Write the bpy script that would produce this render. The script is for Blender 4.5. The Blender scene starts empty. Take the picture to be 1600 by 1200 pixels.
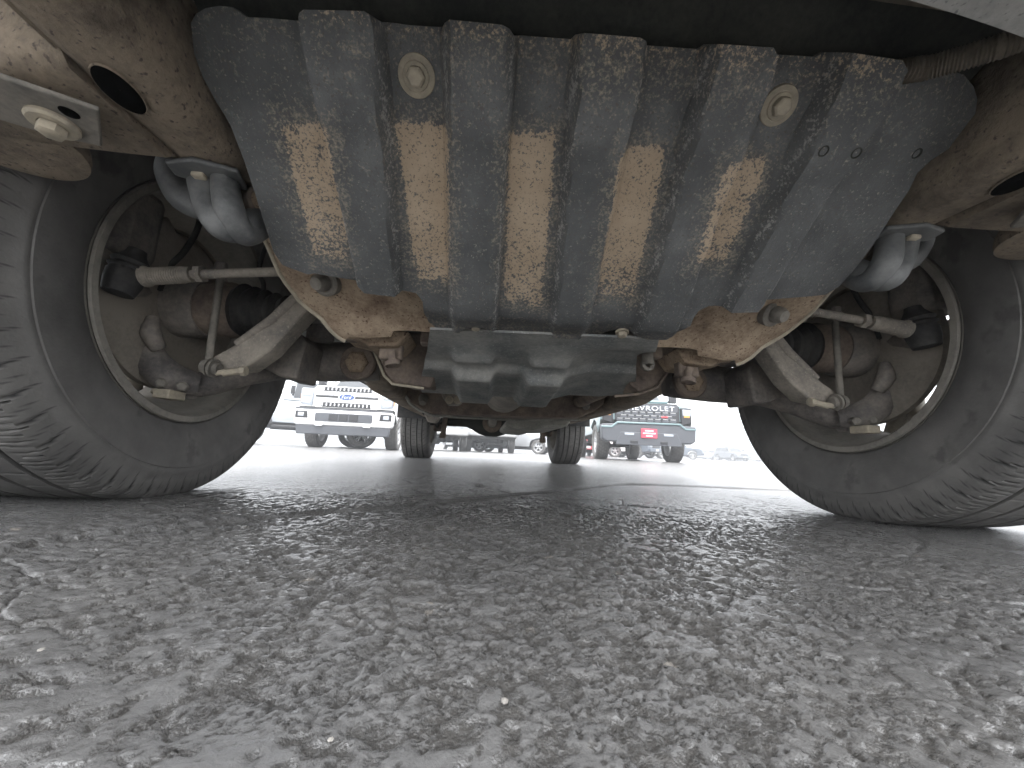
import bpy, bmesh, math, random
import numpy as np
from mathutils import Vector, Matrix
from mathutils.geometry import delaunay_2d_cdt
R_ = math.radians
random.seed(7)
S = bpy.context.scene
COL = S.collection

# ------------------------------------------------------------------ camera
CAM = Vector((-0.104, -0.7931, 0.110)); YAW, PITCH, ROLL, FPX = 0.0684, 0.1692, 0.0434, 607.94
_f = Vector((math.sin(YAW)*math.cos(PITCH), math.cos(YAW)*math.cos(PITCH), math.sin(PITCH)))
_r = Vector((math.cos(YAW), -math.sin(YAW), 0)); _u = _r.cross(_f)
CR = math.cos(ROLL)*_r + math.sin(ROLL)*_u; CU = -math.sin(ROLL)*_r + math.cos(ROLL)*_u; CF = _f
cd = bpy.data.cameras.new('camera'); cam = bpy.data.objects.new('camera', cd); COL.objects.link(cam)
cd.sensor_width = 36; cd.lens = FPX/1600*36; cd.clip_start = 0.01; cd.clip_end = 3000
cam.matrix_world = Matrix(((CR.x, CU.x, -CF.x, CAM.x), (CR.y, CU.y, -CF.y, CAM.y), (CR.z, CU.z, -CF.z, CAM.z), (0, 0, 0, 1)))
S.camera = cam

# ------------------------------------------------------------------ sky, sun, exposure
SUN_EL, SUN_AZ = 76, 185         # bright overcast, soft sun high in front of the truck
w = bpy.data.worlds.new('World'); S.world = w; w.use_nodes = True
nt = w.node_tree; nt.nodes.clear()
sky = nt.nodes.new('ShaderNodeTexSky'); sky.sky_type = 'NISHITA'; sky.sun_disc = False
sky.sun_elevation = R_(SUN_EL); sky.sun_rotation = R_(SUN_AZ); sky.dust_density = 2; sky.air_density = 1.0; sky.ozone_density = 1
hs = nt.nodes.new('ShaderNodeHueSaturation'); hs.inputs['Saturation'].default_value = 0.10
bg = nt.nodes.new('ShaderNodeBackground'); bg.inputs[1].default_value = 0.15
wo = nt.nodes.new('ShaderNodeOutputWorld')
nt.links.new(sky.outputs[0], hs.inputs['Color']); nt.links.new(hs.outputs[0], bg.inputs[0]); nt.links.new(bg.outputs[0], wo.inputs[0])
sl = bpy.data.lights.new('sun', 'SUN'); sl.energy = .6; sl.angle = R_(25); sl.color = (1, .97, .93)
so = bpy.data.objects.new('sun', sl); COL.objects.link(so)
_d = Vector((math.sin(R_(SUN_AZ))*math.cos(R_(SUN_EL)), math.cos(R_(SUN_AZ))*math.cos(R_(SUN_EL)), math.sin(R_(SUN_EL))))
so.rotation_euler = _d.to_track_quat('Z', 'Y').to_euler(); so.location = (0, 0, 20)
S.view_settings.view_transform = 'Standard'; S.view_settings.look = 'None'; S.view_settings.gamma = 1
S.view_settings.exposure = 2.75

# ------------------------------------------------------------------ photo pixel -> point on a known plane
def ray(px, py): return (CF*FPX + CR*(px-800) - CU*(py-600)).normalized()
def PX(px, py, x=None, y=None, z=None, pl=None):
    d = ray(px, py)
    if x is not None: t = (x-CAM.x)/d.x
    elif y is not None: t = (y-CAM.y)/d.y
    elif z is not None: t = (z-CAM.z)/d.z
    else:                                     # pl=(y0,z0,slope): z=z0+slope*(y-y0)
        y0, z0, k = pl; t = (z0+k*(CAM.y-y0)-CAM.z)/(d.z-k*d.y)
    return CAM+d*t

# ------------------------------------------------------------------ materials
def newmat(name):
    m = bpy.data.materials.new(name); m.use_nodes = True; n = m.node_tree
    return m, n, n.nodes['Principled BSDF']
def N(n, t, **kw):
    o = n.nodes.new(t)
    for k, v in kw.items():
        if k in o.inputs: o.inputs[k].default_value = v
        else: setattr(o, k, v)
    return o
def ramp(n, src, stops):
    r = n.nodes.new('ShaderNodeValToRGB'); e = r.color_ramp.elements
    while len(e) < len(stops): e.new(.5)
    for i, (p, c) in enumerate(stops):
        e[i].position = p; e[i].color = (c, c, c, 1) if not hasattr(c, '__len__') else (*c, 1)
    n.links.new(src, r.inputs[0]); return r
def mix(n, fac, a, b):
    m = n.nodes.new('ShaderNodeMix'); m.data_type = 'RGBA'
    for s, v in ((0, fac), (6, a), (7, b)):
        if hasattr(v, 'links'): n.links.new(v, m.inputs[s])
        else: m.inputs[s].default_value = v if s == 0 else (*v, 1)
    return m.outputs[2]
def dirty(name, base, dirt, amount=.5, scale=12, rough=.75, metal=0., bump=.25, spec=.3, speck=None, fine=140):
    """painted / cast / rubber surface with blotchy dust in patches and fine grain"""
    m, n, b = newmat(name)
    tc = N(n, 'ShaderNodeTexCoord')
    big = N(n, 'ShaderNodeTexNoise', Scale=scale, Detail=8., Roughness=.65)
    fin = N(n, 'ShaderNodeTexNoise', Scale=float(fine), Detail=5., Roughness=.7)
    for q in (big, fin): n.links.new(tc.outputs['Object'], q.inputs['Vector'])
    ad = N(n, 'ShaderNodeMath', operation='ADD'); n.links.new(big.outputs[0], ad.inputs[0])
    mu = N(n, 'ShaderNodeMath', operation='MULTIPLY'); mu.inputs[1].default_value = .45; n.links.new(fin.outputs[0], mu.inputs[0]); n.links.new(mu.outputs[0], ad.inputs[1])
    c = .95-amount*.5
    rp = ramp(n, ad.outputs[0], [(max(0, c-.16), 0.), (min(1, c+.16), 1.)])
    col = mix(n, rp.outputs[0], base, dirt)
    if speck:
        vo = N(n, 'ShaderNodeTexNoise', Scale=float(fine)*1.7, Detail=3.); n.links.new(tc.outputs['Object'], vo.inputs['Vector'])
        sp = ramp(n, vo.outputs[0], [(.60, 0.), (.70, 1.)]); col = mix(n, sp.outputs[0], col, speck)
    n.links.new(col, b.inputs['Base Color'])
    rr = ramp(n, rp.outputs[0], [(0, rough), (1, min(1, rough+.2))]); n.links.new(rr.outputs[0], b.inputs['Roughness'])
    b.inputs['Metallic'].default_value = metal; b.inputs['Specular IOR Level'].default_value = spec
    if bump:
        bp = N(n, 'ShaderNodeBump', Strength=bump, Distance=.004); n.links.new(ad.outputs[0], bp.inputs['Height']); n.links.new(bp.outputs[0], b.inputs['Normal'])
    return m
def paint(name, c, rough=.3, coat=.6, metal=0.):
    m, n, b = newmat(name)
    tc = N(n, 'ShaderNodeTexCoord'); no = N(n, 'ShaderNodeTexNoise', Scale=3., Detail=6.); n.links.new(tc.outputs['Object'], no.inputs[0])
    rp = ramp(n, no.outputs[0], [(.3, tuple(x*.93 for x in c)), (.7, c)]); n.links.new(rp.outputs[0], b.inputs['Base Color'])
    b.inputs['Roughness'].default_value = rough; b.inputs['Coat Weight'].default_value = coat; b.inputs['Metallic'].default_value = metal
    return m
M = {}
M['hollow_shade'] = dirty('painted_hollow_shade', (.003, .003, .003), (.004, .004, .004), .5, 10, 1., spec=0, bump=0)  # near-black colour standing in for the shade inside holes
M['frame'] = dirty('frame_mud', (.078, .064, .05), (.225, .183, .137), .58, 13, .85, speck=(0.076, 0.062, 0.052), bump=.9, fine=110)
M['rust'] = dirty('rusty_mud', (0.155, 0.107, 0.074), (0.375, 0.293, 0.210), .52, 22, .9, speck=(0.085, 0.047, 0.030), bump=.7)
M['rustdark'] = dirty('rust_dark', (0.121, 0.096, 0.083), (0.270, 0.218, 0.172), .45, 16, .85, bump=.4)
M['steel'] = dirty('dusty_steel', (.12, .113, .10), (.24, .22, .19), .5, 30, .65, metal=.2, bump=.3)
M['arm'] = dirty('cast_arm', (0.149, 0.136, 0.124), (0.322, 0.287, 0.241), .5, 14, .7, bump=.3, speck=(0.345, 0.310, 0.265))
M['armdark'] = dirty('cast_arm_dark', (0.094, 0.087, 0.084), (0.261, 0.232, 0.203), .42, 12, .6, bump=.3)
M['hook'] = dirty('hook_paint', (.05, .054, .056), (.14, .142, .14), .5, 22, .42, spec=.6, bump=.12)
M['rubber'] = dirty('black_rubber', (0.027, 0.027, 0.028), (0.075, 0.071, 0.065), .3, 20, .7, bump=.15)
M['shield'] = dirty('dusty_shield', (0.162, 0.146, 0.126), (0.297, 0.263, 0.223), .6, 10, .8, bump=.15)
M['rim'] = dirty('brake_dust_rim', (.15, .141, .127), (.26, .242, .212), .6, 14, .7, bump=.12)
M['bolt'] = dirty('dusty_bolt', (0.286, 0.259, 0.209), (0.440, 0.385, 0.297), .5, 60, .7, metal=.1, bump=.2)
M['cover'] = dirty('engine_cover', (0.139, 0.149, 0.152), (0.326, 0.318, 0.295), .48, 11, .8, bump=.3, speck=(0.341, 0.341, 0.326))
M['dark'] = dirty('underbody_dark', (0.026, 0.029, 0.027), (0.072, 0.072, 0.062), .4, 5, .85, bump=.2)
M['pan'] = dirty('underbody_pan', (0.130, 0.127, 0.117), (0.338, 0.325, 0.286), .5, 7, .6, metal=.2)
M['lit'] = dirty('bumper_plastic', (.18, .18, .175), (.32, .31, .29), .5, 10, .6, bump=.3, speck=(.12, .12, .12))
M['hose'] = dirty('hose_plastic', (0.058, 0.052, 0.042), (0.169, 0.143, 0.111), .5, 20, .75)
M['white'] = paint('white_paint', (.80, .80, .80)); M['offwhite'] = paint('ice_white_paint', (.46, .49, .52)); M['teal'] = paint('pale_teal_paint', (.13, .20, .21), metal=.1)
M['silver'] = paint('silver_paint', (.42, .43, .44), metal=.5); M['grey'] = paint('grey_paint', (.16, .17, .18), metal=.3)
M['red'] = paint('red_paint', (.55, .03, .04)); M['black'] = paint('black_trim', (.02, .02, .022), .5, 0)
M['blue'] = paint('badge_blue', (.02, .06, .22)); M['navy'] = paint('slate_paint', (.07, .09, .12), metal=.3)
M['chrome'] = paint('chrome', (.75, .76, .78), .15, 0, 1.0); M['alloy'] = paint('alloy', (.5, .5, .5), .35, 0, .7)
M['glass'] = paint('tinted_glass', (.03, .035, .04), .06, .3); M['lamp'] = paint('lamp_lens', (.34, .37, .41), .1, .8); M['amber'] = paint('amber_lens', (.7, .3, .05), .15, .6)
M['plate'] = paint('plate_red', (.70, .05, .09), .4, .2); M['greyplastic'] = paint('grey_plastic', (.075, .08, .09), .55, 0)
M['pole'] = paint('pole_metal', (.3, .29, .28), .5, 0, .3)

def skid_material():
    m, n, b = newmat('skid_plastic'); tc = N(n, 'ShaderNodeTexCoord')
    at = N(n, 'ShaderNodeAttribute', attribute_name='dirt'); ag = N(n, 'ShaderNodeAttribute', attribute_name='grime')
    big = N(n, 'ShaderNodeTexNoise', Scale=14., Detail=7., Roughness=.62); fin = N(n, 'ShaderNodeTexNoise', Scale=300., Detail=4., Roughness=.7); mid = N(n, 'ShaderNodeTexNoise', Scale=95., Detail=6., Roughness=.72)
    vo = N(n, 'ShaderNodeTexVoronoi', Scale=95.)
    for q in (big, fin, mid, vo): n.links.new(tc.outputs['Object'], q.inputs['Vector'])
    r1 = ramp(n, big.outputs[0], [(.32, (.070, .073, .074)), (.55, (.104, .107, .108)), (.74, (.158, .161, .160))])
    sc = ramp(n, mid.outputs[0], [(.56, 0.), (.70, .55)]); c = mix(n, sc.outputs[0], r1.outputs[0], (.17, .178, .182))
    s2 = ramp(n, fin.outputs[0], [(.61, 0.), (.70, .9)]); c = mix(n, s2.outputs[0], c, (.28, .28, .265))
    wr = N(n, 'ShaderNodeAttribute', attribute_name='edge_pale')
    # grime: grey-tan speckle
    def thresh(att, k, lo, hi, src):
        a = N(n, 'ShaderNodeMath', operation='MULTIPLY_ADD'); n.links.new(att.outputs['Fac'], a.inputs[0]); a.inputs[1].default_value = k; n.links.new(src, a.inputs[2])
        return ramp(n, a.outputs[0], [(lo, 0.), (hi, 1.)]).outputs[0]
    sm = N(n, 'ShaderNodeMath', operation='MULTIPLY_ADD'); n.links.new(mid.outputs[0], sm.inputs[0]); sm.inputs[1].default_value = .6; n.links.new(fin.outputs[0], sm.inputs[2])
    sub = N(n, 'ShaderNodeMath', operation='SUBTRACT'); n.links.new(sm.outputs[0], sub.inputs[0]); sub.inputs[1].default_value = .62
    c = mix(n, thresh(ag, .52, .44, .66, sub.outputs[0]), c, (.27, .235, .185))
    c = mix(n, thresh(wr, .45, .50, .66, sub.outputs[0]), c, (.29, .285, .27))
    dcol = ramp(n, big.outputs[0], [(.3, (.36, .275, .19)), (.7, (.46, .365, .265))])
    c = mix(n, thresh(at, .50, .49, .60, sub.outputs[0]), c, dcol.outputs[0])
    pep = N(n, 'ShaderNodeTexNoise', Scale=330., Detail=3.); n.links.new(tc.outputs['Object'], pep.inputs['Vector'])
    c = mix(n, ramp(n, pep.outputs[0], [(.60, 0.), (.67, .8)]).outputs[0], c, (.10, .09, .078))
    n.links.new(c, b.inputs['Base Color']); b.inputs['Roughness'].default_value = .62; b.inputs['Specular IOR Level'].default_value = .35
    bp = N(n, 'ShaderNodeBump', Strength=.5, Distance=.003); n.links.new(sm.outputs[0], bp.inputs['Height']); n.links.new(bp.outputs[0], b.inputs['Normal'])
    return m
M['skid'] = skid_material()
def tyre_material():
    m, n, b = newmat('dusty_tyre'); tc = N(n, 'ShaderNodeTexCoord')
    big = N(n, 'ShaderNodeTexNoise', Scale=7., Detail=8., Roughness=.6); st = N(n, 'ShaderNodeTexNoise', Scale=26., Detail=4.); fin = N(n, 'ShaderNodeTexNoise', Scale=260., Detail=4.)
    for q in (big, st, fin): n.links.new(tc.outputs['Object'], q.inputs['Vector'])
    r1 = ramp(n, big.outputs[0], [(.3, (.085, .082, .079)), (.5, (.14, .135, .128)), (.7, (.20, .192, .18))])
    r2 = ramp(n, st.outputs[0], [(.54, 0.), (.64, .5)]); r3 = ramp(n, big.outputs[0], [(.5, 0.), (.56, 1.)])
    mm = N(n, 'ShaderNodeMath', operation='MULTIPLY'); n.links.new(r2.outputs[0], mm.inputs[0]); n.links.new(r3.outputs[0], mm.inputs[1])
    c = mix(n, mm.outputs[0], r1.outputs[0], (.045, .044, .043))
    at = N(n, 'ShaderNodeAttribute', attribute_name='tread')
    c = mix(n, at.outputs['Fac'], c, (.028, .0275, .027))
    n.links.new(c, b.inputs['Base Color']); b.inputs['Roughness'].default_value = .72; b.inputs['Specular IOR Level'].default_value = .35
    bp = N(n, 'ShaderNodeBump', Strength=.25, Distance=.002); n.links.new(fin.outputs[0], bp.inputs['Height']); n.links.new(bp.outputs[0], b.inputs['Normal'])
    return m
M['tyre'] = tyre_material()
def asphalt_material():
    m, n, b = newmat('worn_asphalt'); tc = N(n, 'ShaderNodeTexCoord')
    h = N(n, 'ShaderNodeAttribute', attribute_name='hgt')
    def noi(s, d, r=.6, dist=0.):
        q = N(n, 'ShaderNodeTexNoise', Scale=float(s), Detail=float(d), Roughness=r, Distortion=dist); n.links.new(tc.outputs['Object'], q.inputs['Vector']); return q.outputs[0]
    def math_(op, a, c, d=None):
        q = N(n, 'ShaderNodeMath', operation=op)
        for i, v in enumerate((a, c, d)):
            if v is None: continue
            if hasattr(v, 'links'): n.links.new(v, q.inputs[i])
            else: q.inputs[i].default_value = v
        return q.outputs[0]
    big, med = noi(.8, 6), noi(7, 6, .65)
    hv = h.outputs['Fac']; crag = noi(430, 3, .6); rip = noi(170, 4, .6)
    far = ramp(n, noi(34, 6, .7), [(.50, 0.), (.66, .8)]).outputs[0]
    cr = ramp(n, crag, [(.36, 0.), (.60, 1.)]).outputs[0]; k = math_('MULTIPLY', math_('MULTIPLY_ADD', cr, .85, .22), hv); k = math_('MAXIMUM', k, math_('MULTIPLY', far, .5)); dark = ramp(n, k, [(.10, 0.), (.60, 1.)]).outputs[0]
    film = ramp(n, med, [(.3, (.17, .171, .173)), (.7, (.24, .239, .237))]).outputs[0]
    crust = ramp(n, med, [(.3, (.034, .033, .032)), (.7, (.062, .059, .055))]).outputs[0]
    c = mix(n, dark, film, crust)
    col = N(n, 'ShaderNodeTexVoronoi', Scale=150.); n.links.new(tc.outputs['Object'], col.inputs['Vector'])
    sp = ramp(n, col.outputs['Color'], [(.93, 0.), (.95, .8)]).outputs[0]; c = mix(n, sp, c, (.36, .33, .29))
    lg = ramp(n, big, [(.35, 0.), (.65, .35)]).outputs[0]; c = mix(n, lg, c, (.13, .12, .105))
    n.links.new(c, b.inputs['Base Color'])
    rr = ramp(n, dark, [(0., .14), (.5, .30), (1., .70)]); n.links.new(rr.outputs[0], b.inputs['Roughness']); b.inputs['Specular IOR Level'].default_value = 1.0
    hh = math_('MULTIPLY_ADD', math_('MULTIPLY', dark, crag), 1.0, math_('MULTIPLY_ADD', crag, .15, math_('MULTIPLY_ADD', noi(30, 8, .7), 1.6, math_('MULTIPLY', rip, .6))))
    bp = N(n, 'ShaderNodeBump', Strength=.40, Distance=.004); n.links.new(hh, bp.inputs['Height'])
    fa = N(n, 'ShaderNodeAttribute', attribute_name='farness')
    b2 = N(n, 'ShaderNodeBump', Strength=.7, Distance=.010); n.links.new(math_('MULTIPLY', noi(16, 9, .78), fa.outputs['Fac']), b2.inputs['Height']); n.links.new(bp.outputs[0], b2.inputs['Normal'])
    n.links.new(b2.outputs[0], b.inputs['Normal'])
    return m
M['asphalt'] = asphalt_material()

# ------------------------------------------------------------------ mesh helpers
def link(name, me, mat, parent=None, smooth=True):
    o = bpy.data.objects.new(name, me); COL.objects.link(o)
    if mat is not None and not me.materials: me.materials.append(M[mat] if isinstance(mat, str) else mat)
    if parent is not None: o.parent = parent
    return o
def mk(name, V, F, mat, parent=None, angle=40, recalc=True):
    me = bpy.data.meshes.new(name); me.from_pydata([tuple(v) for v in V], [], F)
    if recalc:
        bm = bmesh.new(); bm.from_mesh(me); bmesh.ops.recalc_face_normals(bm, faces=bm.faces); bm.to_mesh(me); bm.free()
    if angle:
        me.polygons.foreach_set('use_smooth', [True]*len(me.polygons))
        try: me.set_sharp_from_angle(angle=R_(angle))
        except Exception: pass
    return link(name, me, mat, parent)
def tag(o, label=None, cat=None, group=None, kind=None):
    for k, v in (('label', label), ('category', cat), ('group', group), ('kind', kind)):
        if v: o[k] = v
    return o
def empty(name, loc=(0, 0, 0), rz=0):
    o = bpy.data.objects.new(name, None); COL.objects.link(o); o.location = loc; o.rotation_euler = (0, 0, rz); o.empty_display_size = .2
    return o
class MB:
    def __init__(s): s.V = []; s.F = []
    def add(s, V, F):
        k = len(s.V); s.V += [Vector(v) for v in V]; s.F += [tuple(i+k for i in f) for f in F]; return s
    def build(s, name, mat, parent=None, angle=40, mirror=1, bevel=0):
        V = [Vector((v.x*mirror, v.y, v.z)) for v in s.V]
        o = mk(name, V, s.F, mat, parent, angle)
        if bevel:
            b = o.modifiers.new('b', 'BEVEL'); b.width = bevel; b.segments = 2; b.limit_method = 'ANGLE'; b.angle_limit = R_(35)
        return o
    def box(s, lo, hi):
        (a, b, c), (d, e, f) = lo, hi
        return s.add([(a, b, c), (d, b, c), (d, e, c), (a, e, c), (a, b, f), (d, b, f), (d, e, f), (a, e, f)], [(0, 3, 2, 1), (4, 5, 6, 7), (0, 1, 5, 4), (1, 2, 6, 5), (2, 3, 7, 6), (3, 0, 4, 7)])
    def tube(s, pts, rad, seg=16, cap=True, flat=None, samples=0):
        P = [Vector(p) for p in pts]; rad = list(rad) if hasattr(rad, '__len__') else [rad]*len(P)
        if samples:
            Q, RR = [], []; n = len(P)
            for i in range(n-1):
                p0, p1, p2, p3 = P[max(i-1, 0)], P[i], P[i+1], P[min(i+2, n-1)]
                for k in range(samples):
                    t = k/samples
                    Q.append(.5*((2*p1)+(p2-p0)*t+(2*p0-5*p1+4*p2-p3)*t*t+(3*p1-p0-3*p2+p3)*t**3)); RR.append(rad[i]*(1-t)+rad[i+1]*t)
            Q.append(P[-1]); RR.append(rad[-1]); P, rad = Q, RR
        V, F = [], []; nrm = None
        for i, p in enumerate(P):
            t = (P[min(i+1, len(P)-1)]-P[max(i-1, 0)])
            t = t.normalized() if t.length > 1e-9 else Vector((0, 0, 1))
            if nrm is None: nrm = t.cross(Vector((0, 1, 0)) if abs(t.y) < .9 else Vector((1, 0, 0))).normalized()
            else:
                nrm = nrm-t*nrm.dot(t); nrm.normalize()
            bn = t.cross(nrm); fa, fb = flat or (1, 1)
            for k in range(seg):
                a = 2*math.pi*k/seg; V.append(p+(nrm*math.cos(a)*fa+bn*math.sin(a)*fb)*rad[i])
        for i in range(len(P)-1):
            for k in range(seg): F.append((i*seg+k, i*seg+(k+1) % seg, (i+1)*seg+(k+1) % seg, (i+1)*seg+k))
        if cap: F += [tuple(range(seg))[::-1], tuple(range((len(P)-1)*seg, len(P)*seg))]
        return s.add(V, F)
    def lathe(s, prof, origin, axis, seg=32):
        """prof: (along axis, radius)"""
        ax = Vector(axis).normalized(); o = Vector(origin); n1 = ax.cross(Vector((0, 0, 1)) if abs(ax.z) < .9 else Vector((1, 0, 0))).normalized(); n2 = ax.cross(n1); V, F = [], []
        for a, r in prof:
            for k in range(seg):
                t = 2*math.pi*k/seg; V.append(o+ax*a+(n1*math.cos(t)+n2*math.sin(t))*max(r, 1e-4))
        for i in range(len(prof)-1):
            for k in range(seg): F.append((i*seg+k, i*seg+(k+1) % seg, (i+1)*seg+(k+1) % seg, (i+1)*seg+k))
        return s.add(V, F)
    def hexbolt(s, o, axis, r, h=.012, washer=1.7):
        s.lathe([(0, 0), (0, r*washer), (h*.35, r*washer), (h*.35, r*.9)], o, axis, 24)
        s.lathe([(h*.3, r), (h*.9, r), (h, r*.85), (h, 0)], o, axis, 6)
        return s
    def sections(s, rings, close=True):
        n = len(rings[0]); V = [p for r in rings for p in r]; F = []
        for i in range(len(rings)-1):
            for k in range(n): F.append((i*n+k, i*n+(k+1) % n, (i+1)*n+(k+1) % n, (i+1)*n+k))
        if close: F += [tuple(range(n))[::-1], tuple(range((len(rings)-1)*n, len(rings)*n))]
        return s.add(V, F)
    def prism(s, poly, axis, lo, hi):
        """poly: (a,b) in the two other axes; axis 'x' or 'y' or 'z'"""
        mkp = {'x': lambda t, a, b: (t, a, b), 'y': lambda t, a, b: (a, t, b), 'z': lambda t, a, b: (a, b, t)}[axis]
        return s.sections([[Vector(mkp(lo, a, b)) for a, b in poly], [Vector(mkp(hi, a, b)) for a, b in poly]])
def inside(p, poly):
    x, y = p; c = False; n = len(poly)
    for i in range(n):
        (x1, y1), (x2, y2) = poly[i], poly[i-1]
        if (y1 > y) != (y2 > y) and x < (x2-x1)*(y-y1)/(y2-y1)+x1: c = not c
    return c
def smoothpoly(pts, it=2):
    for _ in range(it):
        q = []
        for i in range(len(pts)):
            a, b = pts[i], pts[(i+1) % len(pts)]
            q += [(a[0]*.8+b[0]*.2, a[1]*.8+b[1]*.2), (a[0]*.2+b[0]*.8, a[1]*.2+b[1]*.8)]
        pts = q
    return pts
def sheet(name, poly, to3d, step, mat, parent, disp=None, thick=.003, normal=(0, 0, -1), holes=(), attrs=None, mirror=1, bump=None):
    """plate cut to a 2D outline (u,v in metres), triangulated with inner points, mapped by to3d(u,v) and thickened away from `normal`"""
    def resample(pl):
        o = []
        for i in range(len(pl)):
            a, b = Vector(pl[i]), Vector(pl[(i+1) % len(pl)]); k = max(1, int((b-a).length/step))
            o += [tuple(a.lerp(b, j/k)) for j in range(k)]
        return o
    P = resample(poly); pts = list(P); edges = [(i, (i+1) % len(P)) for i in range(len(P))]
    for h in holes:
        hp = resample(h); k = len(pts); pts += hp; edges += [(k+i, k+(i+1) % len(hp)) for i in range(len(hp))]
    us = [p[0] for p in P]; vs = [p[1] for p in P]
    jr = random.Random(3)
    for i in range(int((max(us)-min(us))/step)+1):
        for j in range(int((max(vs)-min(vs))/step)+1):
            q = (min(us)+(i+.5)*step+jr.uniform(-.1, .1)*step, min(vs)+(j+.5)*step+jr.uniform(-.1, .1)*step)
            if inside(q, poly) and not any(inside(q, h) for h in holes): pts.append(q)
    v2, e2, f2, *_ = delaunay_2d_cdt([Vector(p) for p in pts], edges, [], 1, 1e-5)
    F = []
    for f in f2:
        c = sum((v2[i] for i in f), Vector((0, 0)))/len(f)
        if inside(c, poly) and not any(inside(c, h) for h in holes): F.append(tuple(f))
    nn = Vector(normal).normalized(); V = []
    for p in v2:
        q = Vector(to3d(p[0], p[1]))
        if disp: q = q+nn*disp(p[0], p[1])
        V.append(q)
    # orient, then thicken
    G = []
    for f in F:
        a, b, c = (V[i] for i in f[:3]); G.append(f if (b-a).cross(c-a).dot(nn) > 0 else f[::-1])
    n = len(V); V2 = V+[v-nn*thick for v in V]; cnt = {}
    for f in G:
        for i in range(len(f)):
            e = (f[i], f[(i+1) % len(f)]); cnt[e] = 1
    sides = [(b, a, a+n, b+n) for (a, b) in cnt if (b, a) not in cnt]
    V2 = [Vector((v.x*mirror, v.y, v.z)) for v in V2]
    o = mk(name, V2, G+[tuple(i+n for i in f[::-1]) for f in G]+sides, mat, parent, 50)
    if attrs:
        for an, fn in attrs.items():
            at = o.data.attributes.new(an, 'FLOAT', 'POINT'); vals = [fn(p[0], p[1]) for p in v2]
            at.data.foreach_set('value', vals+vals)
    return o

# ------------------------------------------------------------------ value noise for geometry
def vnoise(x, y, seed=0):
    xi = np.floor(x).astype(np.int64); yi = np.floor(y).astype(np.int64); fx = x-xi; fy = y-yi
    fx = fx*fx*(3-2*fx); fy = fy*fy*(3-2*fy)
    def h(i, j):
        n = (i*374761393+j*668265263+seed*1442695041) & 0xffffffff; n = ((n ^ (n >> 13))*1274126177) & 0xffffffff
        return ((n ^ (n >> 16)) & 0xffff)/65535.
    return (h(xi, yi)*(1-fx)+h(xi+1, yi)*fx)*(1-fy)+(h(xi, yi+1)*(1-fx)+h(xi+1, yi+1)*fx)*fy
def fbm(x, y, o=4, seed=0):
    s = 0; a = .5; t = 0
    for i in range(o): s = s+a*vnoise(x*2**i, y*2**i, seed+i*17); t += a; a *= .5
    return s/t
def worley(x, y, seed=0):
    xi = np.floor(x).astype(np.int64); yi = np.floor(y).astype(np.int64); f1 = np.full(x.shape, 9.); f2 = f1.copy(); idv = np.zeros(x.shape)
    for di in (-1, 0, 1):
        for dj in (-1, 0, 1):
            i = xi+di; j = yi+dj
            n = (i*374761393+j*668265263+seed*974711) & 0xffffffff; n = ((n ^ (n >> 13))*1274126177) & 0xffffffff; n = n ^ (n >> 16)
            px = i+(n & 0xfff)/4095.; py = j+((n >> 12) & 0xfff)/4095.; v = ((n >> 5) & 0xff)/255.
            d = np.hypot(px-x, py-y); c = d < f1
            f2 = np.where(c, f1, np.minimum(f2, d)); idv = np.where(c, v, idv); f1 = np.where(c, d, f1)
    return f1, f2, idv

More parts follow.
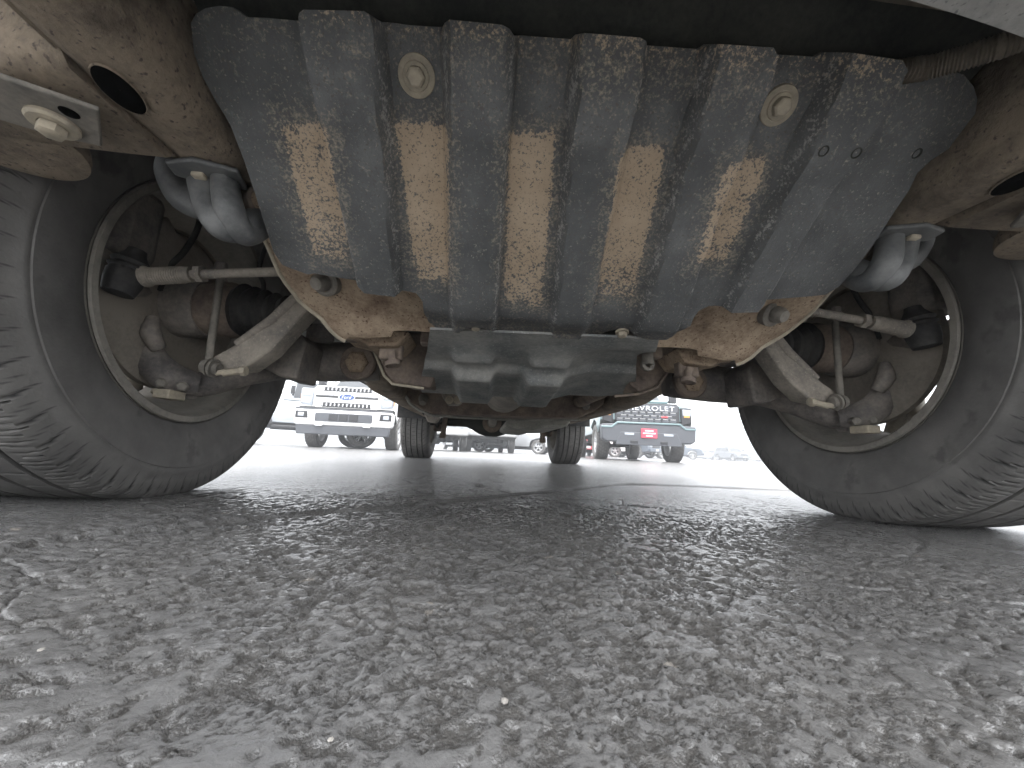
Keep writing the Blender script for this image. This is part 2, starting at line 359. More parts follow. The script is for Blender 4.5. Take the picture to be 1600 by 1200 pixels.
# ------------------------------------------------------------------ ground
def graded(c0, c1, fine, lo, hi, g):
    mid = list(np.arange(c0, c1, fine)); out = []; x = mid[-1]; s = fine
    while x < hi: s = min(s*g, 40); x += s; out.append(x)
    inn = []; x = mid[0]; s = fine
    while x > lo: s = min(s*g, 40); x -= s; inn.append(x)
    return np.array(inn[::-1]+mid+out)
SEAM = [PX(-60, 872, z=0), PX(100, 842, z=0), PX(330, 818, z=0), PX(560, 797, z=0), PX(760, 779, z=0), PX(980, 757, z=0)]
def make_ground():
    xs = graded(-.42, .30, .0019, -600, 600, 1.017); ys = graded(-.72, -.30, .0017, -60, 700, 1.0125)
    X, Y = np.meshgrid(xs, ys); dx = np.gradient(xs)[None, :]; dy = np.gradient(ys)[:, None]
    sp = np.maximum(dx, dy)+0*X
    wx = X+.006*(vnoise(X*70, Y*70, 5)-.5); wy = Y+.006*(vnoise(X*70, Y*70, 6)-.5)
    # flat-worn surface: smooth binder with craggy pits and fine joints between the stones
    reg = fbm(X*4.5, Y*4.5, 3, 31)
    gate = np.clip((fbm(wx*150, wy*150, 5, 21)-.455+.14*(reg-.5))*7, 0, 1)
    cr = np.clip((fbm(X*250, Y*250, 3, 9)-.36)*4, 0, 1)
    f1, f2, idv = worley(wx/.0065, wy/.0065, 1)
    joint = np.clip(1-(f2-f1)/.16, 0, 1)*np.clip((fbm(X*17, Y*17, 3, 8)-.44)*7, 0, 1)
    pit = np.maximum(gate*(.45+.55*cr), .8*joint)
    fine = fbm(X*240, Y*240, 3, 19)
    h = -.0026*pit+.0010*(fine-.5)+.0010*(idv-.5)*np.clip((f2-f1)*4, 0, 1)
    k1 = np.clip((.010-sp)/.006, 0, 1)
    und = .006*(fbm(X*3, Y*3, 3, 40)-.5)*np.clip((.15-sp)/.1, 0, 1)+.004*(fbm(X*22, Y*22, 3, 44)-.5)*np.clip((.02-sp)/.01, 0, 1)
    # cracks
    w2 = .05*(fbm(X*9, Y*9, 4, 50)-.5)
    c1, c2, _ = worley((X+w2)/.34, (Y+w2*1.3)/.34, 77); edge = c2-c1
    gate = np.clip((fbm(X*2.1, Y*2.1, 3, 60)-.47)*8, 0, 1)
    crack = .6*np.clip(1-edge/np.maximum(.010, sp*3/.34*.3), 0, 1)*gate*np.clip((.02-sp)/.012, 0, 1)
    # pavement joint
    sx = np.array([p.x for p in SEAM]); sy = np.array([p.y for p in SEAM])
    o = np.argsort(sx); yl = np.interp(X, sx[o], sy[o])+.03*(fbm(X*11, Y*0+3, 4, 70)-.5)
    d = Y-yl; stepz = .005/(1+np.exp(np.clip(-d/.008, -40, 40)))*(np.abs(X) < 3)*np.clip((.05-sp)/.03, 0, 1)
    groove = np.exp(-(d/np.maximum(.007, sp))**2)*.005*np.clip((.03-sp)/.015, 0, 1)
    Z = h*k1+und+stepz-crack*.005-groove
    for (wx0, wy0) in ((-.795, 0), (.795, 0), (-.8, 3.236), (.8, 3.236)):   # level bearing under the tyres
        m = np.exp(-(((X-wx0)/.16)**2+((Y-wy0)/.16)**2)**2); Z = Z*(1-m)+m*.001
    hn = np.clip(pit+.4*(fine-.5), 0, 1)*k1+(1-k1)*.35
    hn = np.clip(hn+crack*.5+groove*100, 0, 1)
    ny, nx = X.shape; V = np.stack([X, Y, Z], -1).reshape(-1, 3)
    i = (np.arange(ny-1)[:, None]*nx+np.arange(nx-1)[None, :]).ravel(); F = np.stack([i, i+1, i+nx+1, i+nx], -1)
    me = bpy.data.meshes.new('ground'); me.vertices.add(len(V)); me.vertices.foreach_set('co', V.ravel())
    me.loops.add(F.size); me.loops.foreach_set('vertex_index', F.ravel().astype(np.int32))
    me.polygons.add(len(F)); me.polygons.foreach_set('loop_start', np.arange(0, F.size, 4, dtype=np.int32)); me.polygons.foreach_set('loop_total', np.full(len(F), 4, np.int32))
    me.polygons.foreach_set('use_smooth', np.ones(len(F), bool)); me.update(calc_edges=True)
    af = me.attributes.new('farness', 'FLOAT', 'POINT'); af.data.foreach_set('value', (1-k1).ravel().astype(np.float32))
    at = me.attributes.new('hgt', 'FLOAT', 'POINT'); at.data.foreach_set('value', hn.ravel().astype(np.float32))
    print('ground', ny, nx, len(F)*2)
    o = link('ground', me, 'asphalt'); tag(o, 'worn grey asphalt of the car lot with fine cracks', 'ground', kind='structure')
make_ground()
_bm = bmesh.new(); bmesh.ops.create_icosphere(_bm, subdivisions=1, radius=1); _bm.verts.index_update(); ICO = ([v.co.copy() for v in _bm.verts], [tuple(v.index for v in f.verts) for f in _bm.faces]); _bm.free()
def make_gravel():
    rnd = random.Random(11); b = MB()
    for i in range(26):
        t = rnd.random(); y = -.66+2.6*t*t; x = -.1+rnd.uniform(-1, 1)*(.25+.95*(y+.72)); r = rnd.uniform(.0008, .0020)*(1.6 if rnd.random() < .05 else 1)
        c = Vector((x, y, .0016+r*.2)); sx, sy, sz = (rnd.uniform(.7, 1.3) for _ in range(3))
        V = [c+Vector((v.x*sx, v.y*sy, v.z*sz*.7))*r*rnd.uniform(.85, 1.1) for v in ICO[0]]
        b.add(V, ICO[1])
    o = b.build('gravel', dirty('pale_grit', (.2, .19, .18), (.5, .47, .43), .5, 60, .7, bump=.2), angle=0)
    tag(o, 'loose pale grit scattered on the asphalt', 'gravel', kind='stuff')
make_gravel()

# ------------------------------------------------------------------ wheels
def tyre_mesh(name, R=.372, rim=.218, W=.265, periods=58, segp=18, treaded=True, flat=.008):
    hw = W/2; prof = []      # (x, r, lateral-groove weight, tread flag)
    half = [(hw*.80, rim-.002, 0), (hw*.84, rim+.010, 0), (hw*.87, rim+.013, 0), (hw*.90, rim+.018, 0), (hw*.975, rim+.045, 0), (hw*1.015, rim+.075, 0), (hw*1.03, rim+.095, 0), (hw*1.015, R-.058, 0), (hw*1.02, R-.055, 0), (hw*1.02, R-.050, 0), (hw*1.0, R-.046, .0), (hw*.985, R-.036, .55), (hw*.965, R-.024, .9), (hw*.93, R-.013, 1), (hw*.88, R-.0065, 1), (hw*.80, R-.0035, 1), (hw*.70, R-.0022, 1)]
    tr = [(hw*.62, R-.0018, .6), (hw*.60, R-.0018, 0), (hw*.595, R-.0095, 0), (hw*.535, R-.0095, 0), (hw*.53, R-.0010, .0), (hw*.38, R-.0006, .5), (hw*.25, R-.0003, .0), (hw*.245, R-.0085, 0), (hw*.185, R-.0085, 0), (hw*.18, R, 0), (hw*.06, R, .5)]
    rgt = half+tr; prof = [(-x, r, g) for x, r, g in rgt]+[(x, r, g) for x, r, g in rgt[::-1]]
    n = periods*segp; A = np.arange(n)*2*np.pi/n; V = []; at = []
    for x, r, g in prof:
        ph = (np.arange(n)/segp+x*11+np.sign(x)*.25*(abs(x)/hw)**2*3) % 1
        dep = np.where(ph < (.065 if segp > 8 else .24), 1, 0)*g*.0060
        if g == 1 or g == .9: dep = np.maximum(dep, np.where((ph > .52) & (ph < .58), 1, 0)*.0022)
        if not treaded: dep = dep*0
        rr = r-dep; zz = rr*np.sin(A); zz = np.maximum(zz, -(R-flat)) if flat else zz
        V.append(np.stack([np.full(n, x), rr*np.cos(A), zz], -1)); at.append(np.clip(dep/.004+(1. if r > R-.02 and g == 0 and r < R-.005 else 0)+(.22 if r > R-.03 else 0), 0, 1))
    V = np.concatenate(V); m = len(prof); F = []
    i = np.arange(m-1)[:, None]*n; k = np.arange(n)[None, :]; k2 = (k+1) % n
    F = np.stack([i+k, i+k2, i+n+k2, i+n+k], -1).reshape(-1, 4)
    me = bpy.data.meshes.new(name); me.from_pydata(V.tolist(), [], F.tolist()); me.polygons.foreach_set('use_smooth', [True]*len(F)); me.set_sharp_from_angle(angle=R_(42))
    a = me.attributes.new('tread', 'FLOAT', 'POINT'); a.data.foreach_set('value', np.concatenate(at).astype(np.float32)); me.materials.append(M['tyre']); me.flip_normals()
    return me
def rim_mesh(name, rim=.218, off=-.03, spokes=6, inner=.118, mat='rim'):
    """+x is the side towards the vehicle"""
    b = MB()
    b.lathe([(inner, rim+.011), (inner+.004, rim+.009), (inner+.004, rim-.001), (inner-.003, rim-.006), (inner-.02, rim-.008), (inner-.032, rim-.006), (inner-.05, rim-.010), (.02, rim-.032), (-.04, rim-.034), (-.075, rim-.016), (-.105, rim-.006), (-.116, rim+.006), (-.118, rim+.013), (-.110, rim+.013), (-.104, rim+.0), (-.04, rim-.024), (.02, rim-.024), (inner-.04, rim-.001), (inner-.006, rim+.001), (inner-.006, rim+.013), (inner, rim+.013)], (0, 0, 0), (1, 0, 0), 72)
    b.lathe([(-.06, 0), (-.06, .05), (-.085, .052), (-.09, .045), (-.09, 0)], (0, 0, 0), (1, 0, 0), 32)
    b.lathe([(-.045, 0), (-.045, .085), (-.07, .085), (-.07, 0)], (0, 0, 0), (1, 0, 0), 32)
    for i in range(spokes):
        a = 2*math.pi*i/spokes+.3
        for s in (-.17, .17):
            d0 = Vector((0, math.cos(a+s*.6), math.sin(a+s*.6))); d1 = Vector((0, math.cos(a+s*1.15), math.sin(a+s*1.15)))
            b.tube([d0*.06+Vector((-.06, 0, 0)), d0*.12+Vector((-.07, 0, 0)), d1*(rim-.02)+Vector((-.085, 0, 0))], [.022, .019, .02], 10, flat=(1, 1))
    me = bpy.data.meshes.new(name); me.from_pydata([tuple(v) for v in b.V], [], b.F); bm = bmesh.new(); bm.from_mesh(me); bmesh.ops.recalc_face_normals(bm, faces=bm.faces); bm.to_mesh(me); bm.free()
    me.polygons.foreach_set('use_smooth', [True]*len(me.polygons)); me.set_sharp_from_angle(angle=R_(40)); me.materials.append(M[mat]); return me
TY = tyre_mesh('tyre'); RM = rim_mesh('rim')

# ------------------------------------------------------------------ generic road vehicle (shell, glass, lamps, wheels)
_low = {}
def low_wheel(R, W, mat):
    k = (round(R, 3), round(W, 3), mat)
    if k not in _low: _low[k] = (tyre_mesh('tyre', R, R*.62, W, 30, 4, True, .01), rim_mesh('rim', R*.62, spokes=5, inner=W*.42, mat=mat))
    return _low[k]
def arc(cy, cz, r, z0, n=12):
    """arch over a wheel from front (-y) to back, starting and ending at height z0"""
    a0 = math.asin(max(-1, min(1, (z0-cz)/r)))
    return [(cy-r*math.cos(a0+(math.pi-2*a0)*i/n), cz+r*math.sin(a0+(math.pi-2*a0)*i/n)) for i in range(n+1)]
def vehicle(name, loc, rz, col, kind='pickup', W=2.0, R=.40, WB=3.7, fo=.95, ro=1.2, sill=.48, fb=.55, hood=1.12, belt=1.22, roof=1.92, wheel='alloy', cabs=None, tw=.27, glassmat='glass', shell_front=None, wheels=True):
    o = empty(name, loc, rz); hw = W/2; ra = R*1.2
    fa = arc(0, R, ra, sill); rb = arc(WB, R, ra, sill)
    if kind == 'sedan': tail = [(WB+ro-.05, belt-.02), (WB+ro, belt-.15), (WB+ro-.03, sill+.05)]; cab = cabs or [(.55, belt), (1.25, roof), (WB-.35, roof), (WB+.35, belt)]
    elif kind == 'suv': tail = [(WB+ro-.03, belt), (WB+ro, belt-.2), (WB+ro-.02, sill+.05)]; cab = cabs or [(.45, belt), (1.05, roof), (WB+ro-.35, roof), (WB+ro-.1, belt)]
    else: tail = [(WB+ro-.01, belt+.02), (WB+ro, belt-.1), (WB+ro-.02, sill+.1)]; cab = cabs or [(.55, belt), (1.15, roof), (WB-.95, roof), (WB-.7, belt)]
    out = [(-fo+.06, fb), (-fo, fb+.1), (-fo+.02, hood-.18), (-fo+.09, hood-.05), (-fo+.25, hood)]+[(.45, belt-.02), (.6, belt)]+tail+[(WB+ro-.12, sill+.02)]+rb[::-1]+fa[::-1]
    b = MB(); n = len(out)
    def slab(f):
        q = []
        for y, z in out:
            yy = y+(.10*abs(f)**4*(1 if y < -.35 else 0))-(.06*abs(f)**4 if y > WB+.5 else 0); zz = z-(.05*abs(f)**5 if z > hood-.2 else 0)
            xx = f*hw*(1-.045*max(0, (z-.75*belt))/(belt*.25)*1.0)*(1-(.02 if z < sill+.12 else 0)); q.append(Vector((xx, yy, zz)))
        return q
    b.sections([slab(f) for f in (-1, -.93, -.8, -.5, 0, .5, .8, .93, 1)]); body = b.build('body', col, o, 40, bevel=.035)
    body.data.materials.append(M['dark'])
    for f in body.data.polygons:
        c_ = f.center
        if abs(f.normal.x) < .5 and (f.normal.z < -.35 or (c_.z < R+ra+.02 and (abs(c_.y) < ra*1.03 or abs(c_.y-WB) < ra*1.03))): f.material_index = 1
    body.modifiers['b'].segments = 3
    # cab
    zt = roof; zb = belt-.03
    def cabx(z): return (hw-.05)-(hw*.22)*max(0, (z-belt))/(roof-belt)
    c = MB(); rings = []
    pl = [(cab[0][0]-.03, zb)]+cab[1:3]+[(cab[3][0]+.03, zb)]
    c.sections([[Vector((-cabx(z), y, z)) for y, z in pl], [Vector((cabx(z), y, z)) for y, z in pl]])
    cb = c.build('cab', col, o, 50, bevel=.05)
    # glass
    (y0, z0), (y1, z1), (y2, z2), (y3, z3) = cab
    def quad(P, nm, off):
        P = [Vector(p) for p in P]; nn = (P[1]-P[0]).cross(P[2]-P[0]).normalized()
        ctr = sum(P, Vector())/len(P)
        if nn.dot(ctr-Vector((0, (y1+y2)/2, z0))) < 0: nn = -nn
        bb = MB(); bb.sections([[p-nn*.01 for p in P], [p+nn*off for p in P]]); return bb.build(nm, glassmat, o, 0)
    def on(y, z, s): return (s*cabx(z), y, z)
    za, zc = belt+.06, roof-.10
    fl = lambda z, a, bq: a[0]+(bq[0]-a[0])*(z-a[1])/(bq[1]-a[1])
    ya, yc = fl(za, cab[0], cab[1]), fl(zc, cab[0], cab[1]); yb, yd = fl(za, cab[3], cab[2]), fl(zc, cab[3], cab[2])
    quad([(-cabx(za)+.07, ya, za), (cabx(za)-.07, ya, za), (cabx(zc)-.07, yc, zc), (-cabx(zc)+.07, yc, zc)], 'windshield', .006)
    quad([(-cabx(za)+.1, yb, za), (cabx(za)-.1, yb, za), (cabx(zc)-.1, yd, zc), (-cabx(zc)+.1, yd, zc)], 'rear_window', .006)
    ym = (y1+y2)/2+.05
    for s in (-1, 1):
        quad([on(ya+.22, za, s), on(ym-.05, za, s), on(ym-.05, zc, s), on(yc+.10, zc, s)], 'side_window', .006)
        quad([on(ym+.05, za, s), on(yb-.22, za, s), on(yd-.10, zc, s), on(ym+.05, zc, s)], 'side_window', .006)
        h = MB()
        h.box((s*hw-.02, y1+.42-.1, belt-.17), (s*hw+.03, y1+.42+.1, belt-.13)); h.build('door_handle', 'black', o, bevel=.01)
        h = MB(); h.box((s*hw-.02, ym+.42, belt-.17), (s*hw+.03, ym+.62, belt-.13)); h.build('door_handle', 'black', o, bevel=.01)
        h = MB(); h.tube([(s*(hw-.06), ya+.2, belt+.12), (s*(hw+.08), ya+.16, belt+.2)], .03, 8); h.box((s*(hw+.06), ya+.12, belt+.14), (s*(hw+.24), ya+.22, belt+.36)); h.build('mirror', 'black', o, bevel=.03)
    if wheels:
        ty, rm = low_wheel(R, tw, wheel)
        for y in (0, WB):
            for s in (-1, 1):
                wo_ = bpy.data.objects.new('wheel', None); COL.objects.link(wo_); wo_.parent = o; wo_.location = (s*(hw-tw/2-.01), y, R-.01); wo_.rotation_euler = (0, 0, 0 if s < 0 else math.pi); wo_.empty_display_size = .1
                link('tyre', ty, None, wo_); link('rim', rm, None, wo_)
    u = MB(); u.tube([(-hw+.25, WB, R), (hw-.25, WB, R)], .05, 12); u.lathe([(-.15, .06), (-.08, .15), (.08, .15), (.15, .06)], (0, WB, R), (1, 0, 0), 16); u.build('rear_axle', 'dark', o)
    u = MB(); u.box((-.5, -.3, sill-.12), (-.4, WB+.9, sill+.05)); u.box((.4, -.3, sill-.12), (.5, WB+.9, sill+.05)); u.box((-.4, .7, sill-.1), (.4, .9, sill+.02)); u.build('chassis', 'dark', o)
    return o
def text_mesh(s, name, width, height, depth, mat, parent, loc, slant=0):
    cu = bpy.data.curves.new('t', 'FONT'); cu.body = s; cu.extrude = .5; cu.shear = slant; cu.size = 1; cu.align_x = 'CENTER'; cu.align_y = 'CENTER'; cu.space_character = 1.12
    ob = bpy.data.objects.new('t', cu); COL.objects.link(ob); bpy.context.view_layer.update()
    me = bpy.data.meshes.new_from_object(ob.evaluated_get(bpy.context.evaluated_depsgraph_get())); bpy.data.objects.remove(ob); bpy.data.curves.remove(cu)
    co = np.zeros(len(me.vertices)*3); me.vertices.foreach_get('co', co); co = co.reshape(-1, 3); mn, mx = co.min(0), co.max(0)
    co = (co-(mn+mx)/2)/(mx-mn)*np.array([width, height, depth]); q = np.stack([co[:, 0], -co[:, 2], co[:, 1]], -1); me.vertices.foreach_set('co', q.ravel()); me.materials.clear(); me.name = name
    o = link(name, me, mat, parent); o.location = loc; return o

# ================================================================== the parked pickup seen from under its front bumper
T = empty('pickup_truck'); tag(T, 'muddy pickup truck standing over the camera, skid plate and front suspension showing', 'truck')
SP = (-.47, .479, -.74)                       # skid plane: z = .479 - .74 (y + .47)
SN = Vector((0, -.74, -1)).normalized()       # facing down and forward
def sk_uv(px, py, off=0):
    p = PX(px, py, pl=(SP[0], SP[1]+off, SP[2])); return (p.x, p.y)
def sk3(off=0): return lambda u, v: (u, v, SP[1]+off+SP[2]*(v-SP[0]))
SKID = [(290, 36), (297, 22), (312, 13), (335, 9), (357, 11), (371, 18), (384, 27), (413, 28), (482, 34), (484, 20), (490, 15), (577, 17), (587, 23), (598, 34), (637, 40), (690, 43), (697, 35), (706, 30), (785, 38), (796, 44), (803, 55), (893, 62), (898, 54), (908, 50), (992, 57), (1000, 62), (1004, 71), (1095, 78), (1103, 70), (1113, 67), (1193, 72), (1199, 86), (1282, 90), (1296, 83), (1312, 80), (1385, 91), (1391, 107), (1470, 119), (1478, 113), (1492, 111), (1522, 119), (1538, 138), (1542, 158), (1536, 180), (1520, 208), (1500, 232), (1462, 255), (1440, 274), (1422, 300), (1399, 332), (1364, 386), (1332, 427), (1312, 449), (1290, 461), (1253, 463), (1183, 467), (1173, 474), (1106, 476), (1090, 483), (1082, 494), (1077, 506), (1060, 518), (1042, 531), (1012, 532), (1000, 526), (985, 521), (962, 522), (948, 528), (938, 536), (860, 533), (782, 528), (770, 520), (758, 514), (742, 512), (729, 515), (716, 524), (680, 524), (667, 514), (662, 490), (661, 470), (651, 457), (636, 454), (576, 445), (565, 437), (493, 424), (484, 426), (441, 414), (427, 394), (417, 362), (399, 303), (384, 257), (360, 197), (333, 162), (309, 121), (295, 84)]
# the pressed ribs: positions measured along the plate, read off its front edge and its rear edge
def xat(px, py): return sk_uv(px, py)[0]
ribs_f = [(xat(484, 60), xat(600, 60)), (xat(697, 70), xat(803, 70)), (xat(896, 85), xat(1004, 85)), (xat(1098, 100), xat(1199, 105)), (xat(1290, 115), xat(1391, 120))]
ribs_r = [(xat(562, 430), xat(622, 430)), (xat(706, 470), xat(776, 470)), (xat(862, 490), xat(920, 490)), (xat(1000, 480), xat(1068, 470)), (xat(1143, 450), xat(1195, 450))]
def sstep(e0, e1, x): t = max(0, min(1, (x-e0)/(e1-e0))); return t*t*(3-2*t)
VF, VR = sk_uv(800, 48)[1], sk_uv(860, 520)[1]
def sv(v): return (v-VF)/(VR-VF)                # 0 at the front edge, 1 at the rear edge
def rib(u, v):
    t = (sv(v)-.03)/.80; h = 0
    for (a, b), (c, d) in zip(ribs_f, ribs_r):
        l = a+(c-a)*t; r = b+(d-b)*t; h = max(h, sstep(l-.004, l+.004, u)*(1-sstep(r-.004, r+.004, u)))
    return h
def skid_disp(u, v):
    t = sv(v); rb = rib(u, v); h = .029*rb*(1-.18*sstep(.22, .30, t))*(1-.35*sstep(.85, 1, t))
    h += .004*sstep(.25, .29, t)*(1-rb)
    e = abs(u)/.40; h -= .008*sstep(.85, 1.05, e)                       # sides roll up
    h -= .022*sstep(.90, 1.04, t)                                       # rear lip turns up
    h -= .016*max(0, 1-(t+.1)/.16)
    h += .0015*math.sin(u*23+v*9)+.001*math.sin(u*41-v*30)
    for q in SBOLT: h -= .005*math.exp(-(((u-q[0])**2+(v-q[1])**2)/.024**2))
    return h
SBOLT = [sk_uv(650, 120), sk_uv(1218, 166)]
stripes = [((436, 188), (528, 186), (552, 408), (492, 402)), ((614, 188), (704, 186), (708, 440), (650, 440)), ((792, 202), (872, 200), (848, 482), (785, 470)), ((960, 225), (1045, 225), (990, 470), (925, 462)), ((1122, 240), (1205, 240), (1130, 415), (1072, 400))]
ST = [[sk_uv(*p) for p in q] for q in stripes]
def edge_d(p, poly):
    m = 9
    for i in range(len(poly)):
        a, b = Vector(poly[i]), Vector(poly[(i+1) % len(poly)]); q = Vector(p); t = max(0, min(1, (q-a).dot(b-a)/(b-a).length_squared)); m = min(m, (q-a-(b-a)*t).length)
    return m if inside(p, poly) else -m
def dirt(u, v):
    d = 0
    for i, s in enumerate(ST):
        f = 1-sstep(.45, .95, sv(v))*(.25 if i in (1, 2) else .42)-(.12 if i in (0, 4) else 0)
        d = max(d, f*sstep(-.005, .006, edge_d((u, v), s)))
    # caked front edge between the tabs
    e = 1-sstep(-.03, .16-.25*abs(u), sv(v)) if -.27 < u < .27 else 0
    return max(d, .62*e)
def grime(u, v):
    t = sv(v); g = .30+.30*(1-sstep(.0, .28, t))*(1-abs(u)*1.5)+.25*sstep(.88, 1, t)
    for s in ST: g = max(g, .60*sstep(-.04, 0, edge_d((u, v), s)))
    return g
def edge_pale(u, v):                                  # pale band along the rib edges
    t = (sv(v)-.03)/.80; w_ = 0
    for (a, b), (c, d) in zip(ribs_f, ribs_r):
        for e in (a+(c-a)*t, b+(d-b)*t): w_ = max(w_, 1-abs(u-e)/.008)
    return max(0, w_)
poly = [sk_uv(*p) for p in SKID]
o = sheet('skid_plate', poly, sk3(), .0062, 'skid', T, skid_disp, .004, SN, attrs={'dirt': dirt, 'grime': grime, 'edge_pale': edge_pale})
tag(o, 'ribbed dark plastic skid plate with tan mud in its channels')
SKO = o
for (bx, by) in ((650, 120), (1218, 166)):
    p = Vector(sk3()(*sk_uv(bx, by)))+SN*(skid_disp(*sk_uv(bx, by))+.001); b = MB()
    b.lathe([(-.004, 0), (-.004, .0175), (.0, .0188), (.003, .018), (.0045, .0135), (.004, .0125), (.0055, .012), (.006, .009)], p, SN, 40); b.lathe([(.004, .0098), (.011, .0092), (.0125, .007), (.0125, 0)], p, SN, 6)
    b.build('bolt', 'bolt', SKO, 35)
for (bx, by) in ((743, 518), (972, 529)):
    p = Vector(sk3(.012)(*sk_uv(bx, by))); b = MB(); b.hexbolt(p, (0, -.2, -1), .007, .010, 1.5); b.build('bolt', 'bolt', SKO, 35)
for (bx, by) in ((1262, 225), (1311, 228), (1436, 241)):
    u, v = sk_uv(bx, by); p = Vector(sk3()(u, v))+SN*(skid_disp(u, v)+.0005); b = MB(); b.lathe([(0, .0055), (.001, .0045), (-.003, .003), (-.003, 0)], p, SN, 14); b.build('clip_hole', 'dark', SKO)

# ---- frame rails
def ring(y, xc, zb, hw, h, c=.018):
    P = []
    for sx, sz in ((-1, 0), (1, 0), (1, 1), (-1, 1)):
        X = xc+sx*hw; Z = zb+(h if sz else 0); dx = -sx*c; dz = c if not sz else -c
        seq = [(X, Z+dz), (X+dx*.3, Z+dz*.3), (X+dx, Z)]
        P += [Vector((a, y, b)) for a, b in (seq if (sx < 0) == (sz == 0) else seq[::-1])]
    return P
RAIL = [(-.60, -.441, .418, .036, .13), (-.53, -.441, .417, .036, .13), (-.46, -.441, .417, .036, .13), (-.36, -.441, .421, .036, .13), (-.28, -.441, .44, .036, .12), (-.14, -.44, .52, .04, .10), (.04, -.43, .56, .05, .10), (.22, -.45, .54, .05, .11), (.40, -.475, .40, .05, .14), (.55, -.49, .328, .05, .16), (.75, -.50, .312, .05, .16), (1.3, -.50, .312, .05, .16), (2.0, -.50, .32, .05, .16), (2.5, -.52, .36, .05, .16), (2.9, -.55, .50, .045, .14), (3.3, -.55, .56, .045, .13), (3.8, -.55, .50, .045, .13), (4.3, -.55, .50, .045, .13)]
def dens(rows, k=5):
    o = []
    for i in range(len(rows)-1):
        for j in range(k):
            t = j/k; t2 = t*t*(3-2*t); o.append(tuple(a+(c-a)*(t if q == 0 else t2) for q, (a, c) in enumerate(zip(rows[i], rows[i+1]))))
    return o+[rows[-1]]
RAILS = {}
for m in (1, -1):
    b = MB(); b.sections([ring(*r) for r in dens(RAIL)]); r_o = b.build('frame_rail', 'frame', T, 45, m); RAILS[m] = r_o
    # oval access hole in the underside, its inner shade painted as a flat near-black disc
    c = Vector((-.447, -.465, .4145)); b = MB(); V = []; n = 32
    for k, (s, dz) in enumerate(((1.06, .0), (1.04, -.0010), (1.0, -.0010), (.98, .004), (.93, .030), (0.001, .032))):
        V.append([c+Vector(((.0155*s*math.cos(2*math.pi*i/n)-.003*math.sin(2*math.pi*i/n)), .0245*s*math.sin(2*math.pi*i/n), dz)) for i in range(n)])
    b.sections(V[:4], False); b.build('hole_rim', 'frame', r_o, 35, m)
    b = MB(); b.sections([[p for p in V[2]], [p+Vector((0, 0, .0004)) for p in [c+(q-c)*.01 for q in V[2]]]], False); b.build('access_hole_shade', 'hollow_shade', r_o, 35, m)
    # long seam weld and small edge flange
    b = MB(); b.tube([(-.4735, -.59, .4230), (-.4735, -.36, .4265), (-.472, -.28, .447)], .0032, 6); b.build('weld', 'frame', r_o, 60, m)
    # outrigger (body mount arm)
    b = MB()
    def oring(x, y0, y1, z0, z1, c=.012): return [Vector((x, a, q)) for a, q in ((y0+c, z0), (y1-c, z0), (y1, z0+c), (y1, z1), (y0, z1), (y0, z0+c))]
    b.sections([oring(-.470, -.497, -.370, .413, .49), oring(-.509, -.493, -.378, .408, .49), oring(-.558, -.484, -.39, .4015, .48), oring(-.615, -.472, -.399, .400, .47), oring(-.72, -.464, -.40, .400, .46)]); br = b.build('body_mount_bracket', 'frame', T, 50, m)
    b = MB()
    pp = [PX(*q, z=.3975) for q in ((-120, 70), (-60, 90), (0, 112), (156, 166), (161, 223), (80, 205), (0, 180), (-120, 140))]
    b.sections([[p for p in pp], [p-Vector((0, 0, .005)) for p in pp]]); b.build('plate', 'steel', br, 40, m, .0015)
    p = PX(84, 190, z=.3925); b = MB(); b.lathe([(0, 0), (0, .018), (.003, .0185), (.0055, .0165), (.0055, .010)], p, (0, 0, -1), 32); b.lathe([(.005, .0103), (.013, .010), (.0145, .0075), (.0145, 0)], p, (0, 0, -1), 6); b.build('bolt', 'bolt', br, 35, m)
    b = MB(); q = PX(108, 176, z=.3922); b.lathe([(0, .007), (.0006, .0065), (.0008, 0)], q, (0, 0, -1), 20); b.build('slot_shade', 'hollow_shade', br, 35, m)  # flat dark disc, the slot's inner shade put into its colour
    # rubber body mount cushion hanging under the arm
    c = Vector((-.620, -.405, .413)); b = MB(); b.lathe([(-.045, .05), (-.008, .068), (.0, .07), (.008, .07), (.010, .065), (.012, .04), (.012, 0)], c, (0, 0, -1), 48); b.build('body_mount', 'frame', T, 40, m)
    # suspension bracket: tie-down hook of two bent lobes
    YH = -.335
    b = MB()
    b.tube([PX(325, 258, y=YH), PX(322, 285, y=YH), PX(332, 325, y=YH), PX(352, 352, y=YH), PX(384, 352, y=YH+.015), PX(415, 335, y=YH+.05)], [.0205, .019, .0185, .019, .0175, .013], 20, samples=8, flat=(1.0, 1.0)); 
    h = b.build('tie_down_hook', 'hook', T, 60, m)
    b = MB(); b.tube([PX(272, 252, y=YH+.035), PX(272, 275, y=YH+.035), PX(290, 308, y=YH+.035), PX(322, 325, y=YH+.03), PX(350, 335, y=YH+.02)], [.018, .020, .020, .017, .012], 20, samples=8); b.build('outer_loop', 'hook', h, 60, m)
    b = MB(); b.tube([PX(352, 262, y=YH-.01), PX(352, 290, y=YH-.012), PX(360, 330, y=YH-.012), PX(384, 366, y=YH+.01), PX(420, 352, y=YH+.05)], [.0135, .015, .016, .014, .011], 16, samples=8); b.build('rib', 'hook', h, 60, m)
    b = MB(); pp = [PX(*q, z=.420) for q in ((258, 247), (300, 243), (372, 262), (388, 292), (330, 285), (275, 268))]; b.sections([pp, [p-Vector((0, 0, .006)) for p in pp]]); b.build('flange', 'hook', h, 40, m, .002)
    p = PX(312, 270, y=YH-.021); b = MB(); b.box(p-Vector((.007, .005, .007)), p+Vector((.007, .005, .007))); b.build('nut', 'bolt', h, 30, m, .002)
